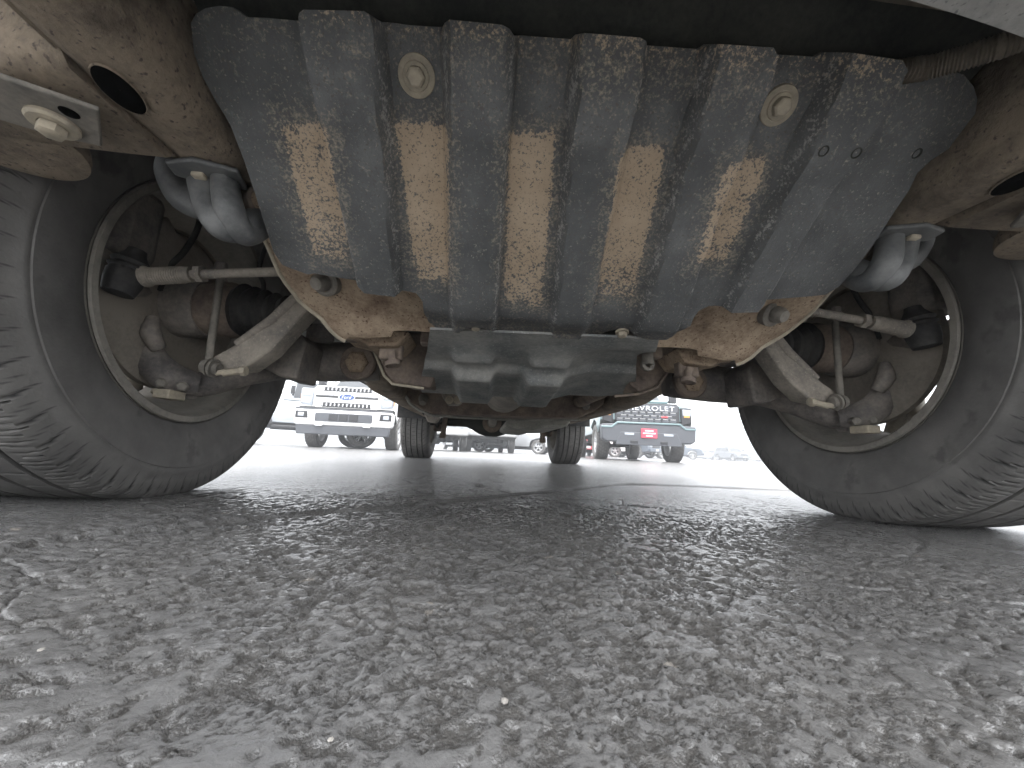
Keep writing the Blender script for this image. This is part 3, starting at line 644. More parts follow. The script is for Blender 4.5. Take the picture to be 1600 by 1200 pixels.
    c = PX(388, 320, y=YH+.035); b = MB(); b.lathe([(-.015, .020), (.003, .023), (.006, .0205), (.006, .0165), (0, .016)], c, (.93, -.35, 0), 32); b.lathe([(.0, .019), (.011, .018), (.013, .014), (.010, .012)], c+Vector((.009, -.005, 0)), (.93, -.35, 0), 32); b.build('bushing', 'rustdark', h, 40, m)
    b = MB(); b.lathe([(0, .014), (.016, .013), (.019, .0095), (.019, 0)], c+Vector((.006, -.004, 0)), (.93, -.35, 0), 24); b.build('bushing_cap', 'rust', h, 40, m)
# ---- front suspension, both sides
CM = [(404, 371), (414, 380), (423, 399), (434, 427), (445, 445), (456, 460), (466, 473), (477, 483), (503, 498), (519, 512), (530, 521), (542, 527), (548, 519), (573, 521), (590, 521), (612, 522), (616, 514), (640, 515), (690, 517), (690, 440), (600, 400), (480, 380), (430, 355)]
CMP = (-.236, .349, -.61); CMN = Vector((0, -.61, -1)).normalized()
def cm_uv(px, py): q = PX(px, py, pl=CMP); return (q.x, q.y)
def cm3(u, v): return (u, v, CMP[1]+CMP[2]*(v-CMP[0]))
def wheel(m):
    w_ = bpy.data.objects.new('front_wheel', None); COL.objects.link(w_); w_.parent = T; w_.location = (-.797*m, 0, .365); w_.rotation_euler = (0, 0, 0 if m == 1 else math.pi); w_.empty_display_size = .1
    link('tyre', TY, None, w_); link('rim', RM, None, w_); return w_
for m in (1, -1):
    wheel(m)
    HX = Vector((-.70, 0, .365))
    # dust shield with its opening for the caliper
    b = MB(); n = 64; rings = []
    for r, dx in ((.055, .0), (.10, .004), (.155, .0), (.168, -.006), (.168, -.018)):
        rings.append([HX+Vector((-.02+dx, r*math.cos(2*math.pi*i/n)*(1 if not (8 < i < 20 and r > .12) else .86), r*math.sin(2*math.pi*i/n)*(1 if not (8 < i < 20 and r > .12) else .86))) for i in range(n)])
    b.sections(rings, False); b.build('dust_shield', 'shield', T, 45, m)
    b = MB(); b.lathe([(-.02, .15), (-.05, .15), (-.05, .07)], HX, (1, 0, 0), 48); b.build('brake_disc', 'rustdark', T, 40, m)
    # steering knuckle: a bent casting from the lower ball joint past the hub to the steering arm
    b = MB()
    b.tube([PX(310, 600, y=-.02), PX(268, 590, y=-.045), PX(236, 562, y=-.055), PX(226, 520, y=-.05), PX(236, 480, y=-.03), PX(243, 440, y=-.01), PX(262, 380, y=.03), PX(285, 325, y=.05)], [.016, .022, .021, .016, .013, .019, .016, .014], 8, samples=4, flat=(1.25, .75))
    b.tube([PX(240, 468, y=-.03), PX(222, 455, y=-.08), PX(200, 448, y=-.13)], [.015, .014, .017], 8, samples=4)
    b.tube([PX(248, 545, y=-.06), PX(236, 520, y=-.075), PX(240, 497, y=-.07)], [.012, .016, .010], 8, samples=3)
    b.lathe([(-.03, .06), (.02, .062), (.035, .055), (.035, .03)], HX+Vector((0, 0, 0)), (1, 0, 0), 32); kn = b.build('steering_knuckle', 'armdark', T, 60, m)
    b = MB(); p = PX(265, 617, y=-.05); b.box(p-Vector((.014, .02, .008)), p+Vector((.014, .02, .008))); b.tube([p, p+Vector((-.03, 0, .006))], .006, 8); b.build('clip', 'bolt', kn, 30, m, .002)
    for q in ((228, 470), (252, 598), (284, 603)):
        p = PX(*q, y=-.062); b = MB(); b.lathe([(-.02, .009), (.0, .009), (.002, .006), (.002, 0)], p, (.4, -.8, 0), 6); b.build('knuckle_bolt', 'steel', kn, 30, m)
    b = MB(); b.tube([PX(300, 300, y=.0), PX(312, 345, y=-.02), PX(290, 390, y=-.04), PX(262, 420, y=-.05), PX(250, 455, y=-.06)], .0055, 8, samples=6); b.build('brake_hose', 'rubber', T, 60, m)
    b = MB(); b.tube([PX(420, 372, y=.02), PX(405, 420, y=.0), PX(412, 450, y=.0), PX(398, 490, y=.01), PX(380, 520, y=.02)], .0045, 8, samples=6); b.build('sensor_cable', 'rubber', T, 60, m)
    # brake caliper at the front edge of the disc
    b = MB(); b.box((-.785, -.17, .40), (-.70, -.095, .53)); b.build('brake_caliper', 'armdark', T, 30, m, .015)
    # tie rod
    a, e = PX(455, 424, y=-.16), PX(300, 429, y=-.16); f_ = PX(226, 432, y=-.16)
    b = MB(); b.tube([a, e], .0075, 14); b.tube([PX(318, 428, y=-.16), PX(308, 428, y=-.16)], .014, 6)
    b.build('tie_rod', 'arm', T, 40, m)
    b = MB(); pts = []; rr = []
    for i in range(40):
        t = i/39; pts.append(e.lerp(f_, t)); rr.append(.0125+.0018*(i % 2)*(t > .15)+(.003 if t > .9 else 0))
    b.tube(pts, rr, 16); b.build('tie_rod_end', 'arm', T, 60, m)
    c = PX(196, 432, y=-.165); ax = Vector((.12, .1, 1)).normalized()
    b = MB(); b.lathe([(-.03, 0), (-.03, .020), (-.012, .024), (.004, .025), (.010, .022), (.014, .027), (.019, .022), (.024, .026), (.030, .020), (.040, .014), (.048, .012)], c, ax, 28); b.build('ball_joint_boot', 'rubber', T, 60, m)
    # drive shaft joint and bellows
    c = Vector((-.625, 0, .365))
    b = MB(); b.lathe([(-.05, .03), (-.045, .052), (.005, .056), (.015, .053), (.02, .046)], c, (1, 0, 0), 36); b.build('axle_joint', 'rustdark', T, 45, m)
    b = MB(); prof = [(0, .048)]
    for i in range(6): prof += [(.012+.020*i, .055-.0045*i), (.020+.020*i, .045-.0048*i)]
    prof += [(.135, .022)]; b.lathe(prof, c+Vector((.018, 0, 0)), (1, 0, 0), 36); b.build('axle_boot', 'rubber', T, 60, m)
    b = MB(); b.tube([c+Vector((.14, 0, 0)), (-.20, .02, .37)], .016, 14); b.build('drive_shaft', 'armdark', T, 40, m)
    # stabiliser link
    YL = -.085; a, e = PX(346, 425, y=YL), PX(325, 572, y=YL)
    b = MB(); b.tube([a, e], .0062, 12); lk = b.build('stabilizer_link', 'steel', T, 40, m)
    b = MB(); b.tube([PX(346, 412, y=YL), PX(346, 426, y=YL), PX(345, 436, y=YL)], [.010, .012, .008], 12); b.tube([PX(333, 424, y=YL), PX(362, 428, y=YL)], .008, 10); b.build('link_end', 'armdark', lk, 40, m)
    p = PX(318, 572, y=YL); q = PX(343, 577, y=YL)
    b = MB(); d = (q-p); b.tube([p, p+d*.3, p+d*.31, p+d*.42, p+d*.43, p+d*.55, p+d*.56, p+d*.72, p+d*.74, p+d*1.0], [.012, .0125, .0155, .0155, .012, .012, .0165, .0165, .011, .010], 18); b.build('link_bushing', 'steel', lk, 30, m)
    p = PX(360, 582, y=YL); b = MB(); b.tube([p-Vector((.012, 0, .002)), p+Vector((.018, 0, .004))], .006, 8); b.tube([p+Vector((.018, 0, .004)), p+Vector((.026, 0, .004))], .009, 6); b.tube([PX(338, 583, y=YL), PX(352, 581, y=YL)], .005, 8); b.build('link_nut', 'bolt', lk, 30, m)
    # lower control arm: main barrel leg and the raised brace
    b = MB()
    b.tube([PX(592, 566, y=.20), PX(560, 566, y=.19), PX(520, 566, y=.17), PX(470, 566, y=.14), PX(430, 574, y=.10), PX(385, 585, y=.06), PX(330, 597, y=.02), PX(296, 604, y=.0)], [.047, .049, .048, .045, .030, .024, .026, .023], 18, samples=5, flat=(1.0, 1.15)); la = b.build('lower_control_arm', 'armdark', T, 60, m)
    b = MB(); p = PX(558, 566, y=.122)
    b.lathe([(-.02, .040), (-.004, .042), (.001, .038), (.001, .024)], p, (-.05, -1, -.05), 36); b.build('pivot_bushing', 'rustdark', la, 40, m)
    b = MB(); b.lathe([(-.01, .028), (.006, .027), (.010, .022), (.010, 0)], p, (-.05, -1, -.05), 6); b.build('pivot_bolt', 'rust', la, 30, m)
    b = MB(); YB = -.06
    L_ = [PX(474, 450, y=YB), PX(440, 485, y=YB), PX(400, 520, y=YB), PX(362, 545, y=YB), PX(338, 558, y=YB)]; Rr = [PX(492, 482, y=YB), PX(468, 508, y=YB), PX(428, 552, y=YB), PX(392, 577, y=YB), PX(345, 582, y=YB)]
    rings = []
    for a, c in zip(L_, Rr):
        mid = (a+c)/2; n_ = Vector((0, -1, 0)); d = (c-a)
        rings.append([a+n_*.0-d*.0, a+n_*.012+d*.08, a+n_*.014+d*.2, mid+n_*.009, c+n_*.013-d*.2, c+n_*.011-d*.06, c, c-n_*.03, a-n_*.03])
    b.sections(rings); b.build('arm_brace', 'arm', la, 40, m, .003)
    b = MB(); b.tube([PX(462, 466, y=YB-.008), PX(425, 500, y=YB-.01), PX(370, 538, y=YB-.01)], [.010, .009, .007], 10); b.build('weld_flange', 'arm', la, 60, m)
    # web linking brace and barrel
    b = MB(); P0 = [PX(*q, y=.02) for q in ((400, 572), (428, 549), (450, 530), (470, 520), (478, 535), (470, 560), (462, 592), (436, 588), (410, 574))]
    b.sections([P0, [p+Vector((0, .10, 0)) for p in P0]]); b.build('arm_web', 'armdark', la, 40, m, .005)
    b = MB(); c = PX(300, 604, y=.0); b.lathe([(-.02, .02), (0, .024), (.012, .022), (.016, .012), (.016, 0)], c, (0, 0, -1), 24); b.lathe([(.014, .011), (.024, .010), (.024, 0)], c, (0, 0, -1), 6); b.build('lower_ball_joint', 'armdark', la, 40, m)
    # upper arm, coil spring and damper in the shade of the arch
    b = MB(); b.tube([(-.64, .03, .60), (-.52, -.06, .62), (-.40, -.12, .63)], [.02, .018, .022], 12, samples=5); b.tube([(-.64, .03, .60), (-.52, .12, .62), (-.40, .18, .63)], [.02, .018, .022], 12, samples=5); b.build('upper_control_arm', 'armdark', T, 60, m)
    b = MB(); pts = [Vector((-.47+.05*math.cos(t*.5), .06+.05*math.sin(t*.5), .40+.0038*t)) for t in range(0, 84)]; b.tube(pts, .008, 10); b.build('coil_spring', 'armdark', T, 60, m)
    b = MB(); b.tube([(-.47, .06, .33), (-.47, .06, .55), (-.47, .06, .72)], [.028, .028, .02], 16); b.build('damper', 'armdark', T, 40, m)
    # rusty crossmember end showing under the skid plate
    pl_ = [cm_uv(*q) for q in CM]
    def cm_disp(u, v):
        return .008*sstep(-.18, -.15, v)-.014*sstep(-.37, -.46, u)+.004*math.sin(u*38+1)*math.sin(v*30)
    co = sheet('crossmember_end', pl_, cm3, .008, 'rust', T, cm_disp, .006, CMN, mirror=m)
    # folded edge of that plate
    b = MB(); b.tube([Vector(cm3(*cm_uv(*q)))+CMN*cm_disp(*cm_uv(*q)) for q in CM[:12]], .0036, 8); b.build('folded_edge', 'bolt', co, 60, m)
    b = MB(); p = PX(507, 440, pl=CMP); d = Vector((-.25, -.8, -.55)).normalized()
    b.lathe([(-.012, .022), (.001, .022), (.004, .018), (.004, .014)], p, d, 28); b.lathe([(.0, .0135), (.014, .0125), (.020, .009), (.020, 0)], p, d, 24); b.build('mount_stud', 'steel', co, 35, m)
    b = MB(); P0 = [PX(*q, y=-.12) for q in ((500, 497), (560, 505), (640, 518), (620, 540), (575, 540), (560, 530), (530, 522))]; b.sections([P0, [p+Vector((0, .09, .0)) for p in P0]]); b.build('crossmember_lip', 'rust', co, 40, m, .004)
    for q, s in (((560, 526), (.022, .010)), ((590, 528), (.014, .010)), ((668, 530), (.012, .012)), ((612, 550), (.020, .016))):
        p = PX(*q, y=-.09); b = MB(); b.box(p-Vector((s[0], .012, s[1])), p+Vector((s[0], .012, s[1]))); b.build('bracket_lug', 'rustdark', co, 30, m, .004)
    b = MB(); p = PX(612, 548, y=-.11); b.tube([p, p+Vector((.006, -.004, -.028))], .007, 10); b.lathe([(0, .013), (.008, .013), (.009, .009)], p+Vector((.004, -.003, -.02)), (.2, -.1, -1), 18); b.build('stud', 'rustdark', co, 30, m)
# centre crossmember box between the lower arms
YX = .02
for P in (((576, 520), (590, 560), (600, 585), (612, 598), (640, 602), (672, 606), (690, 560), (690, 520)), ((985, 530), (985, 600), (1000, 613), (1028, 603), (1048, 575), (1056, 530))):
    b = MB(); P0 = [PX(*q, y=YX) for q in P]; b.sections([P0, [p+Vector((0, .22, .02)) for p in P0]]); b.build('front_crossmember', 'rustdark', T, 40, bevel=.006)
b = MB(); P0e = [PX(*q, y=YX-.006) for q in ((580, 535), (590, 562), (600, 587), (613, 600), (662, 607))]; b.tube(P0e, .003, 8); b.build('weld', 'bolt', T, 60)
P0e = [PX(*q, y=YX-.006) for q in ((1050, 560), (1044, 580), (1028, 605), (1000, 616), (960, 619))]; b = MB(); b.tube(P0e, .003, 8); b.build('weld', 'rustdark', T, 60)
b = MB(); p = PX(1012, 570, y=-.10); b.tube([p+Vector((.0, .0, .04)), p], [.010, .012], 10); b.lathe([(-.006, .012), (.004, .012), (.004, .006), (-.004, .005)], p, (0, -1, 0), 20); b.build('bracket_eye', 'steel', T, 40)

# ---- rear under-cover behind the skid plate
EC = (-.18, .290, -.115)
ECOV = [(672, 515), (1030, 530), (1024, 552), (1008, 560), (996, 567), (993, 600), (990, 619), (950, 619), (914, 624), (897, 635), (868, 633), (857, 626), (836, 626), (822, 633), (770, 630), (731, 626), (718, 615), (690, 612), (661, 608), (656, 596), (661, 573), (667, 551), (669, 534)]
def ec_uv(px, py): p = PX(px, py, pl=EC); return (p.x, p.y)
ecb = [ec_uv(x, 580)[0] for x in (712, 770, 820, 880, 930)]
ecv = ec_uv(800, 572)[1]
def ec_disp(u, v):
    def blk(i, j, w=.007): return sstep(ecb[i]-w, ecb[i]+w, u)*(1-sstep(ecb[j]-w, ecb[j]+w, u))
    lo = sstep(ecv-.012, ecv+.012, v); h = .012*lo
    h += .020*blk(0, 1)*(.35+.65*lo)+.022*blk(2, 3)*(.35+.65*lo)-.014*sstep(ecb[3], ecb[4], u)
    h += .010*math.exp(-((v-(ecv-.05))/.016)**2)*(blk(0, 1)+blk(2, 3))
    h += -.04*sstep(ecv+.20, ecv+.26, v)
    return h*sstep(-.17, -.11, v)
b_o = sheet('engine_under_cover', [ec_uv(*p) for p in ECOV], lambda u, v: (u, v, EC[1]+EC[2]*(v-EC[0])), .0075, 'cover', T, ec_disp, .004, (0, -.115, -1))
for q in ((702, 625), (715, 625)):
    p = PX(*q, y=.36); b = MB(); b.hexbolt(p, (0, -1, 0), .008, .012, 1.5); b.build('bolt', 'bolt', b_o, 35)
b = MB(); P0 = [PX(*q, y=.38) for q in ((688, 612), (722, 616), (722, 628), (716, 633), (700, 633), (692, 622))]; b.sections([P0, [p+Vector((0, .03, 0)) for p in P0]]); b.build('bracket', 'arm', T, 40, bevel=.003)

# ---- drivetrain and rear end
def slab(name, mat, pix, y, depth, bevel=.006, parent=None):
    P0 = [PX(*q, y=y) for q in pix]; bb = MB(); bb.sections([P0, [p+Vector((0, depth, 0)) for p in P0]]); return bb.build(name, mat, parent or T, 40, bevel=bevel)
slab('gearbox_crossmember', 'rustdark', ((628, 600), (634, 618), (645, 632), (674, 646), (712, 648), (800, 650), (860, 652), (908, 652), (930, 642), (944, 631), (950, 605), (800, 590)), .95, .16)
for pts in (((630, 612), (640, 630), (656, 641), (676, 649), (716, 652), (800, 656), (906, 656)),):
    b = MB(); b.tube([PX(*q, y=.94) for q in pts], .006, 8); b.build('crossmember_flange', 'pan', T, 60)
for q in ((660, 630), (916, 637)):
    p = PX(*q, y=.93); b = MB(); b.tube([p+Vector((0, .02, .03)), p], [.022, .016], 14); b.build('rubber_mount', 'steel', T, 40)
slab('side_bracket', 'arm', ((662, 646), (690, 649), (684, 658), (680, 661), (668, 659)), 1.15, .05)
slab('fuel_tank_guard', 'pan', ((792, 655), (860, 654), (893, 657), (886, 667), (850, 668), (832, 672), (800, 669), (790, 664)), 1.5, .9, .012)
slab('floor_tunnel', 'dark', ((650, 620), (940, 620), (930, 650), (660, 648)), 1.30, .04)
b = MB(); b.tube([(-.0, .35, .36), (-.03, 1.2, .37), (-.03, 1.9, .38), (-.02, 2.95, .36)], [.10, .09, .038, .038], 20); b.build('propeller_shaft', 'arm', T, 40)
b = MB(); b.tube([(-.68, 3.236, .37), (.68, 3.236, .37)], .042, 18); ra_ = b.build('rear_axle', 'dark', T, 40)
b = MB(); rings = []
for x, r in ((-.30, .044), (-.22, .07), (-.13, .12), (-.05, .145), (.05, .145), (.13, .12), (.22, .07), (.30, .044)):
    rings.append([Vector((x-.02, 3.236+r*1.05*math.cos(t*math.pi/10), .385+r*math.sin(t*math.pi/10))) for t in range(20)])
b.sections(rings); b.build('differential', 'dark', ra_, 60)
b = MB(); b.lathe([(-.02, .06), (0, .095), (.02, .095), (.024, .08), (.024, .05)], (-.02, 3.10, .372), (0, -1, 0), 28); b.build('pinion_flange', 'rustdark', ra_, 40)
b = MB(); b.lathe([(0, .05), (.12, .045), (.13, .038), (.13, 0)], (-.02, 3.09, .372), (0, -1, 0), 24); b.build('shaft_yoke', 'steel', ra_, 40)
for m in (1, -1):
    rw = bpy.data.objects.new('rear_wheel', None); COL.objects.link(rw); rw.parent = T; rw.location = (-.742*m, 3.236, .365); rw.rotation_euler = (0, 0, 0 if m == 1 else math.pi)
    link('tyre', TY, None, rw); link('rim', RM, None, rw)
    b = MB(); b.prism([(-.885, .36), (-.885, .62), (-.60, .62), (-.60, .39), (-.62, .36)], 'y', 2.785, 2.797); b.build('mud_flap', 'rubber', T, 40, m)
    b = MB(); b.tube([(-.56, 2.6, .40), (-.56, 3.236, .33), (-.56, 3.9, .42)], .022, 10, samples=6, flat=(1.5, .8)); b.build('leaf_spring', 'dark', T, 60, m)
    b = MB(); b.box((-.60, 3.15, .27), (-.52, 3.32, .34)); b.build('spring_plate', 'rustdark', T, 40, m, .01)
    b = MB(); b.tube([(-.50, 3.15, .24), (-.46, 3.02, .62)], .026, 12); b.tube([(-.505, 3.16, .205), (-.50, 3.15, .25)], .032, 10); b.build('rear_damper', 'rustdark', T, 40, m)
b = MB(); b.tube([(.33, .6, .35), (.33, 2.4, .36), (.36, 2.9, .52), (.40, 3.5, .52), (.5, 4.2, .45)], .032, 14, samples=6); b.build('exhaust_pipe', 'rustdark', T, 60)

# ---- body shell above
BODY = vehicle('tmp', (0, 0, 0), 0, 'silver', 'pickup', W=1.90, R=.372, WB=3.236, fo=.86, ro=1.1, sill=.50, fb=.74, hood=1.10, belt=1.16, roof=1.80, wheels=False)
for ch in list(BODY.children):
    if ch.name.split('.')[0] in ('rear_axle', 'chassis'): bpy.data.objects.remove(ch)
    else: ch.parent = T
bpy.data.objects.remove(BODY)
# bumper: plan curve, lower lip swept across the nose
sec = [(0, 0), (-.05, .0), (-.15, .02), (-.27, .06), (-.33, .14), (-.34, .25), (-.33, .38), (-.20, .38), (-.06, .10), (.0, .015)]
b = MB(); rings = []
for i in range(61):
    t = -1+i/30; x = .90*t; y = -.606+.28*x*x; z = .42+.25*max(0, abs(x)-.28); k = 1-.55*abs(t)**3
    rings.append([Vector((x*(1+.04*min(1, -dy*3)), y+dy*k, min(z+dz, .80))) for dy, dz in sec])
b.sections(rings); b.build('front_bumper', 'lit', T, 45)
b = MB(); b.box((-.40, -.545, .555), (.40, -.455, .62)); b.build('bumper_beam', 'hose', T, 40, bevel=.01)
b = MB(); b.box((-.40, -.44, .66), (.40, -.36, .75)); b.build('radiator_duct', 'dark', T, 40, bevel=.02)
pts = [PX(1395, 114, z=.50), PX(1450, 106, z=.50), PX(1500, 92, z=.495), PX(1560, 74, z=.49), PX(1640, 44, z=.49)]
b = MB(); Q = []
for i in range(len(pts)-1):
    for k in range(16): Q.append(pts[i].lerp(pts[i+1], k/16))
b.tube(Q, [.0095+.0016*(i % 2) for i in range(len(Q))], 16); b.build('wiring_conduit', 'hose', T, 60)
for m in (1, -1):
    b = MB(); b.box((-.86, -.85, .86), (-.58, -.72, 1.02)); b.build('headlight', 'lamp', T, 30, m, .03)
b = MB(); b.box((-.54, -.885, .80), (.54, -.80, 1.04)); b.build('grille', 'black', T, 30, bevel=.03)

# ================================================================== parked vehicles behind
def at_depth(px, dist):                        # ground point seen in pixel column px, dist metres ahead of the front axle line
    d = ray(px, 705); t = (dist-CAM.y)/d.y; return (CAM.x+d.x*t, dist, 0)
def part_box(o, name, lo, hi, mat, bev=.01, par=None):
    b = MB(); b.box(lo, hi); return b.build(name, mat, par or o, 30, bevel=bev)
def part_prism(o, name, poly, y0, y1, mat, bev=.01, par=None):
    b = MB(); b.prism(poly, 'y', y0, y1); return b.build(name, mat, par or o, 30, bevel=bev)
def rbar(n, x0, x1, z0, z1, c): return [(x0+c, z0), (x1-c, z0), (x1, z0+c), (x1, z1-c), (x1-c, z1), (x0+c, z1), (x0, z1-c), (x0, z0+c)]
# --- white pickup with the blue oval badge
F = vehicle('pickup_truck', at_depth(553, 8.6), R_(2), 'white', 'pickup', W=2.02, R=.41, WB=3.7, fo=.90, sill=.56, fb=.74, hood=1.30, belt=1.34, roof=1.96, tw=.27)
tag(F, 'white pickup truck with chrome bar grille and blue oval badge', 'truck', 'pickup trucks parked behind')
g = part_prism(F, 'grille', rbar(0, -.68, .68, .84, 1.30, .05), -.925, -.86, 'white', .015)
part_prism(F, 'grille_mesh', rbar(0, -.52, .52, 1.19, 1.28, .03), -.935, -.92, 'black', .006, g); part_prism(F, 'grille_mesh', rbar(0, -.52, .52, .85, .95, .03), -.935, -.92, 'black', .006, g)
for z in (1.235, .90):
    for i in range(13): part_box(F, 'grille_fin', (-.50+i*.083, -.945, z-.028), (-.472+i*.083, -.93, z+.028), 'chrome', .003, g)
for s in (-1, 1): part_box(F, 'grille_slot', (min(s*.16, s*.64), -.940, 1.055), (max(s*.16, s*.64), -.92, 1.085), 'black', .004, g)
for s in (-1, 1): part_box(F, 'chrome_bar', (min(s*.15, s*.66), -.955, 1.095), (max(s*.15, s*.66), -.92, 1.15), 'chrome', .01, g)
b = MB(); b.sections([[Vector((.17*math.cos(t*math.pi/16), y, 1.07+.078*math.sin(t*math.pi/16))) for t in range(32)] for y in (-.92, -.962)]); b.build('badge_ring', 'chrome', F, 40)
b = MB(); b.sections([[Vector((.155*math.cos(t*math.pi/16), y, 1.07+.066*math.sin(t*math.pi/16))) for t in range(32)] for y in (-.93, -.966)]); bd = b.build('badge', 'blue', F, 40)
text_mesh('Ford', 'lettering', .20, .075, .008, 'chrome', bd, (0, -.968, 1.07), .3)
for s in (-1, 1):
    h = part_prism(F, 'headlight', [(s*.70, .86), (s*.96, .90), (s*.96, 1.24), (s*.70, 1.24)], -.90, -.70, 'lamp', .03)
    part_box(F, 'lamp_lens', (min(s*.74, s*.92), -.912, .93), (max(s*.74, s*.92), -.895, 1.02), 'chrome', .008, h); part_box(F, 'lamp_lens', (min(s*.74, s*.92), -.912, 1.08), (max(s*.74, s*.92), -.895, 1.17), 'chrome', .008, h)
    part_box(F, 'amber_strip', (min(s*.95, s*.975), -.85, .95), (max(s*.95, s*.975), -.74, 1.12), 'amber', .005, h)
bp = part_prism(F, 'front_bumper', [(-1.0, .52), (-.97, .46), (.97, .46), (1.0, .52), (1.01, .74), (.95, .80), (-.95, .80), (-1.01, .74)], -1.0, -.78, 'white', .03)
part_box(F, 'bumper_trim', (-.98, -1.004, .785), (.98, -.95, .815), 'greyplastic', .008, bp)
part_prism(F, 'air_intake', rbar(0, -.58, .58, .54, .72, .02), -1.012, -.99, 'greyplastic', .006, bp)
for i in range(3): part_box(F, 'intake_opening', (-.30+i*.205, -1.02, .56), (-.12+i*.205, -1.005, .70), 'black', .004, bp)
for s in (-1, 1):
    part_prism(F, 'fog_light_bezel', [(s*.72, .60), (s*.97, .60), (s*.97, .74), (s*.74, .74)], -1.012, -.99, 'black', .006, bp); part_box(F, 'fog_light', (min(s*.80, s*.92), -1.02, .63), (max(s*.80, s*.92), -1.005, .71), 'lamp', .01, bp)
    part_box(F, 'tow_hook', (min(s*.40, s*.56), -1.03, .44), (max(s*.40, s*.56), -.99, .50), 'chrome', .012, bp)
part_prism(F, 'air_dam', [(-.96, .46), (.96, .46), (.93, .27), (-.93, .27)], -.985, -.90, 'greyplastic', .02)
# --- pale teal pickup
C = vehicle('pickup_truck', at_depth(994, 8.5), R_(-7), 'teal', 'pickup', W=2.03, R=.42, WB=3.75, fo=.93, sill=.60, fb=.78, hood=1.32, belt=1.38, roof=2.0, tw=.29)
tag(C, 'pale teal pickup truck with black lettered grille and red front plate', 'truck', 'pickup trucks parked behind')
g = part_prism(C, 'grille', rbar(0, -.70, .70, .82, 1.27, .06), -.96, -.88, 'black', .015)
part_box(C, 'letter_bar', (-.66, -.972, 1.08), (.66, -.95, 1.24), 'greyplastic', .01, g)
text_mesh('CHEVROLET', 'lettering', 1.16, .10, .02, 'chrome', g, (0, -.978, 1.16))
for r in range(3):
    for i in range(8):
        cx = -.60+i*.165+(.08 if r % 2 else 0); cz = .885+r*.075
        if cx > .62: continue
        b = MB(); b.sections([[Vector((cx+dx, y, cz+dz)) for dx, dz in ((-.075, 0), (-.05, .028), (.05, .028), (.075, 0), (.05, -.028), (-.05, -.028))] for y in (-.95, -.966)]); b.build('grille_cell', 'greyplastic', g, 0)
        b = MB(); b.sections([[Vector((cx+dx, y, cz+.037+dz)) for dx, dz in ((-.055, -.006), (-.055, .006), (.055, .006), (.055, -.006))] for y in (-.955, -.972)]); b.build('grille_fin', 'alloy', g, 0)
part_box(C, 'badge', (.30, -.982, .955), (.44, -.96, .995), 'red', .004, g)
part_box(C, 'hood_scoop', (-.55, -.70, 1.30), (.55, .2, 1.38), 'teal', .04)
for s in (-1, 1):
    h = part_prism(C, 'headlight', [(s*.74, .80), (s*.97, .86), (s*.97, 1.20), (s*.74, 1.20)], -.93, -.72, 'black', .02)
    part_box(C, 'running_light', (min(s*.77, s*.95), -.945, 1.02), (max(s*.77, s*.95), -.92, 1.16), 'lamp', .01, h); part_box(C, 'amber_lens', (min(s*.80, s*.92), -.948, .98), (max(s*.80, s*.92), -.92, 1.03), 'amber', .006, h)
bp = part_prism(C, 'front_bumper', [(-1.0, .46), (-.90, .40), (.90, .40), (1.0, .46), (1.02, .78), (.72, .80), (-.72, .80), (-1.02, .78)], -1.03, -.78, 'greyplastic', .03)
part_prism(C, 'bumper_cap', [(-1.02, .70), (-.78, .70), (-.66, .80), (.66, .80), (.78, .70), (1.02, .70), (1.02, .74), (.80, .74), (.68, .84), (-.68, .84), (-.80, .74), (-1.02, .74)], -1.045, -.98, 'teal', .01, bp)
part_prism(C, 'skid_panel', [(-.72, .34), (.72, .34), (.60, .62), (-.60, .62)], -1.05, -1.02, 'greyplastic', .012, bp)
for s in (-1, 1):
    part_box(C, 'fog_light', (min(s*.32, s*.52), -1.06, .55), (max(s*.32, s*.52), -1.04, .60), 'lamp', .006, bp)
    part_box(C, 'tow_hook', (min(s*.24, s*.40), -1.07, .38), (max(s*.24, s*.40), -1.03, .44), 'black', .012, bp)
np_ = part_box(C, 'front_plate', (-.17, -1.075, .50), (.17, -1.055, .70), 'plate', .006)
for z, hw_ in ((.655, .09), (.60, .135), (.545, .07)): part_box(C, 'plate_lettering', (-hw_, -1.079, z-.012), (hw_, -1.074, z+.012), 'white', .002, np_)
# --- white boxy off-roader side-on
J = vehicle('off_road_vehicle', at_depth(380, 10.6), R_(-62), 'offwhite', 'suv', W=1.80, R=.42, WB=2.9, fo=.7, ro=.75, sill=.58, fb=.62, hood=1.18, belt=1.24, roof=1.86, tw=.26, cabs=[(.75, 1.24), (.98, 1.86), (3.45, 1.86), (3.55, 1.24)])
tag(J, 'white boxy off-road vehicle parked beside the white pickup with the oval badge', 'off-roader')
for s in (-1, 1):
    part_box(J, 'side_step', (min(s*.80, s*1.0), .55, .44), (max(s*.80, s*1.0), 2.35, .52), 'black', .02)
    for y in (0, 2.9):
        b = MB(); P = arc(y, .42, .50, .55, 14); Q = arc(y, .42, .60, .55, 14)[::-1]; b.prism(P+Q, 'x', s*.86, s*1.0); b.build('fender_flare', 'black', J, 30)
    part_box(J, 'door_seam', (min(s*.90, s*.904), 1.72, .62), (max(s*.90, s*.904), 1.735, 1.22), 'black', 0)
    b = MB(); b.lathe([(0, .05), (.01, .05), (.012, .03), (.012, 0)], (s*.90, 2.62, 1.02), (s, 0, 0), 16); b.build('fuel_cap', 'greyplastic', J)
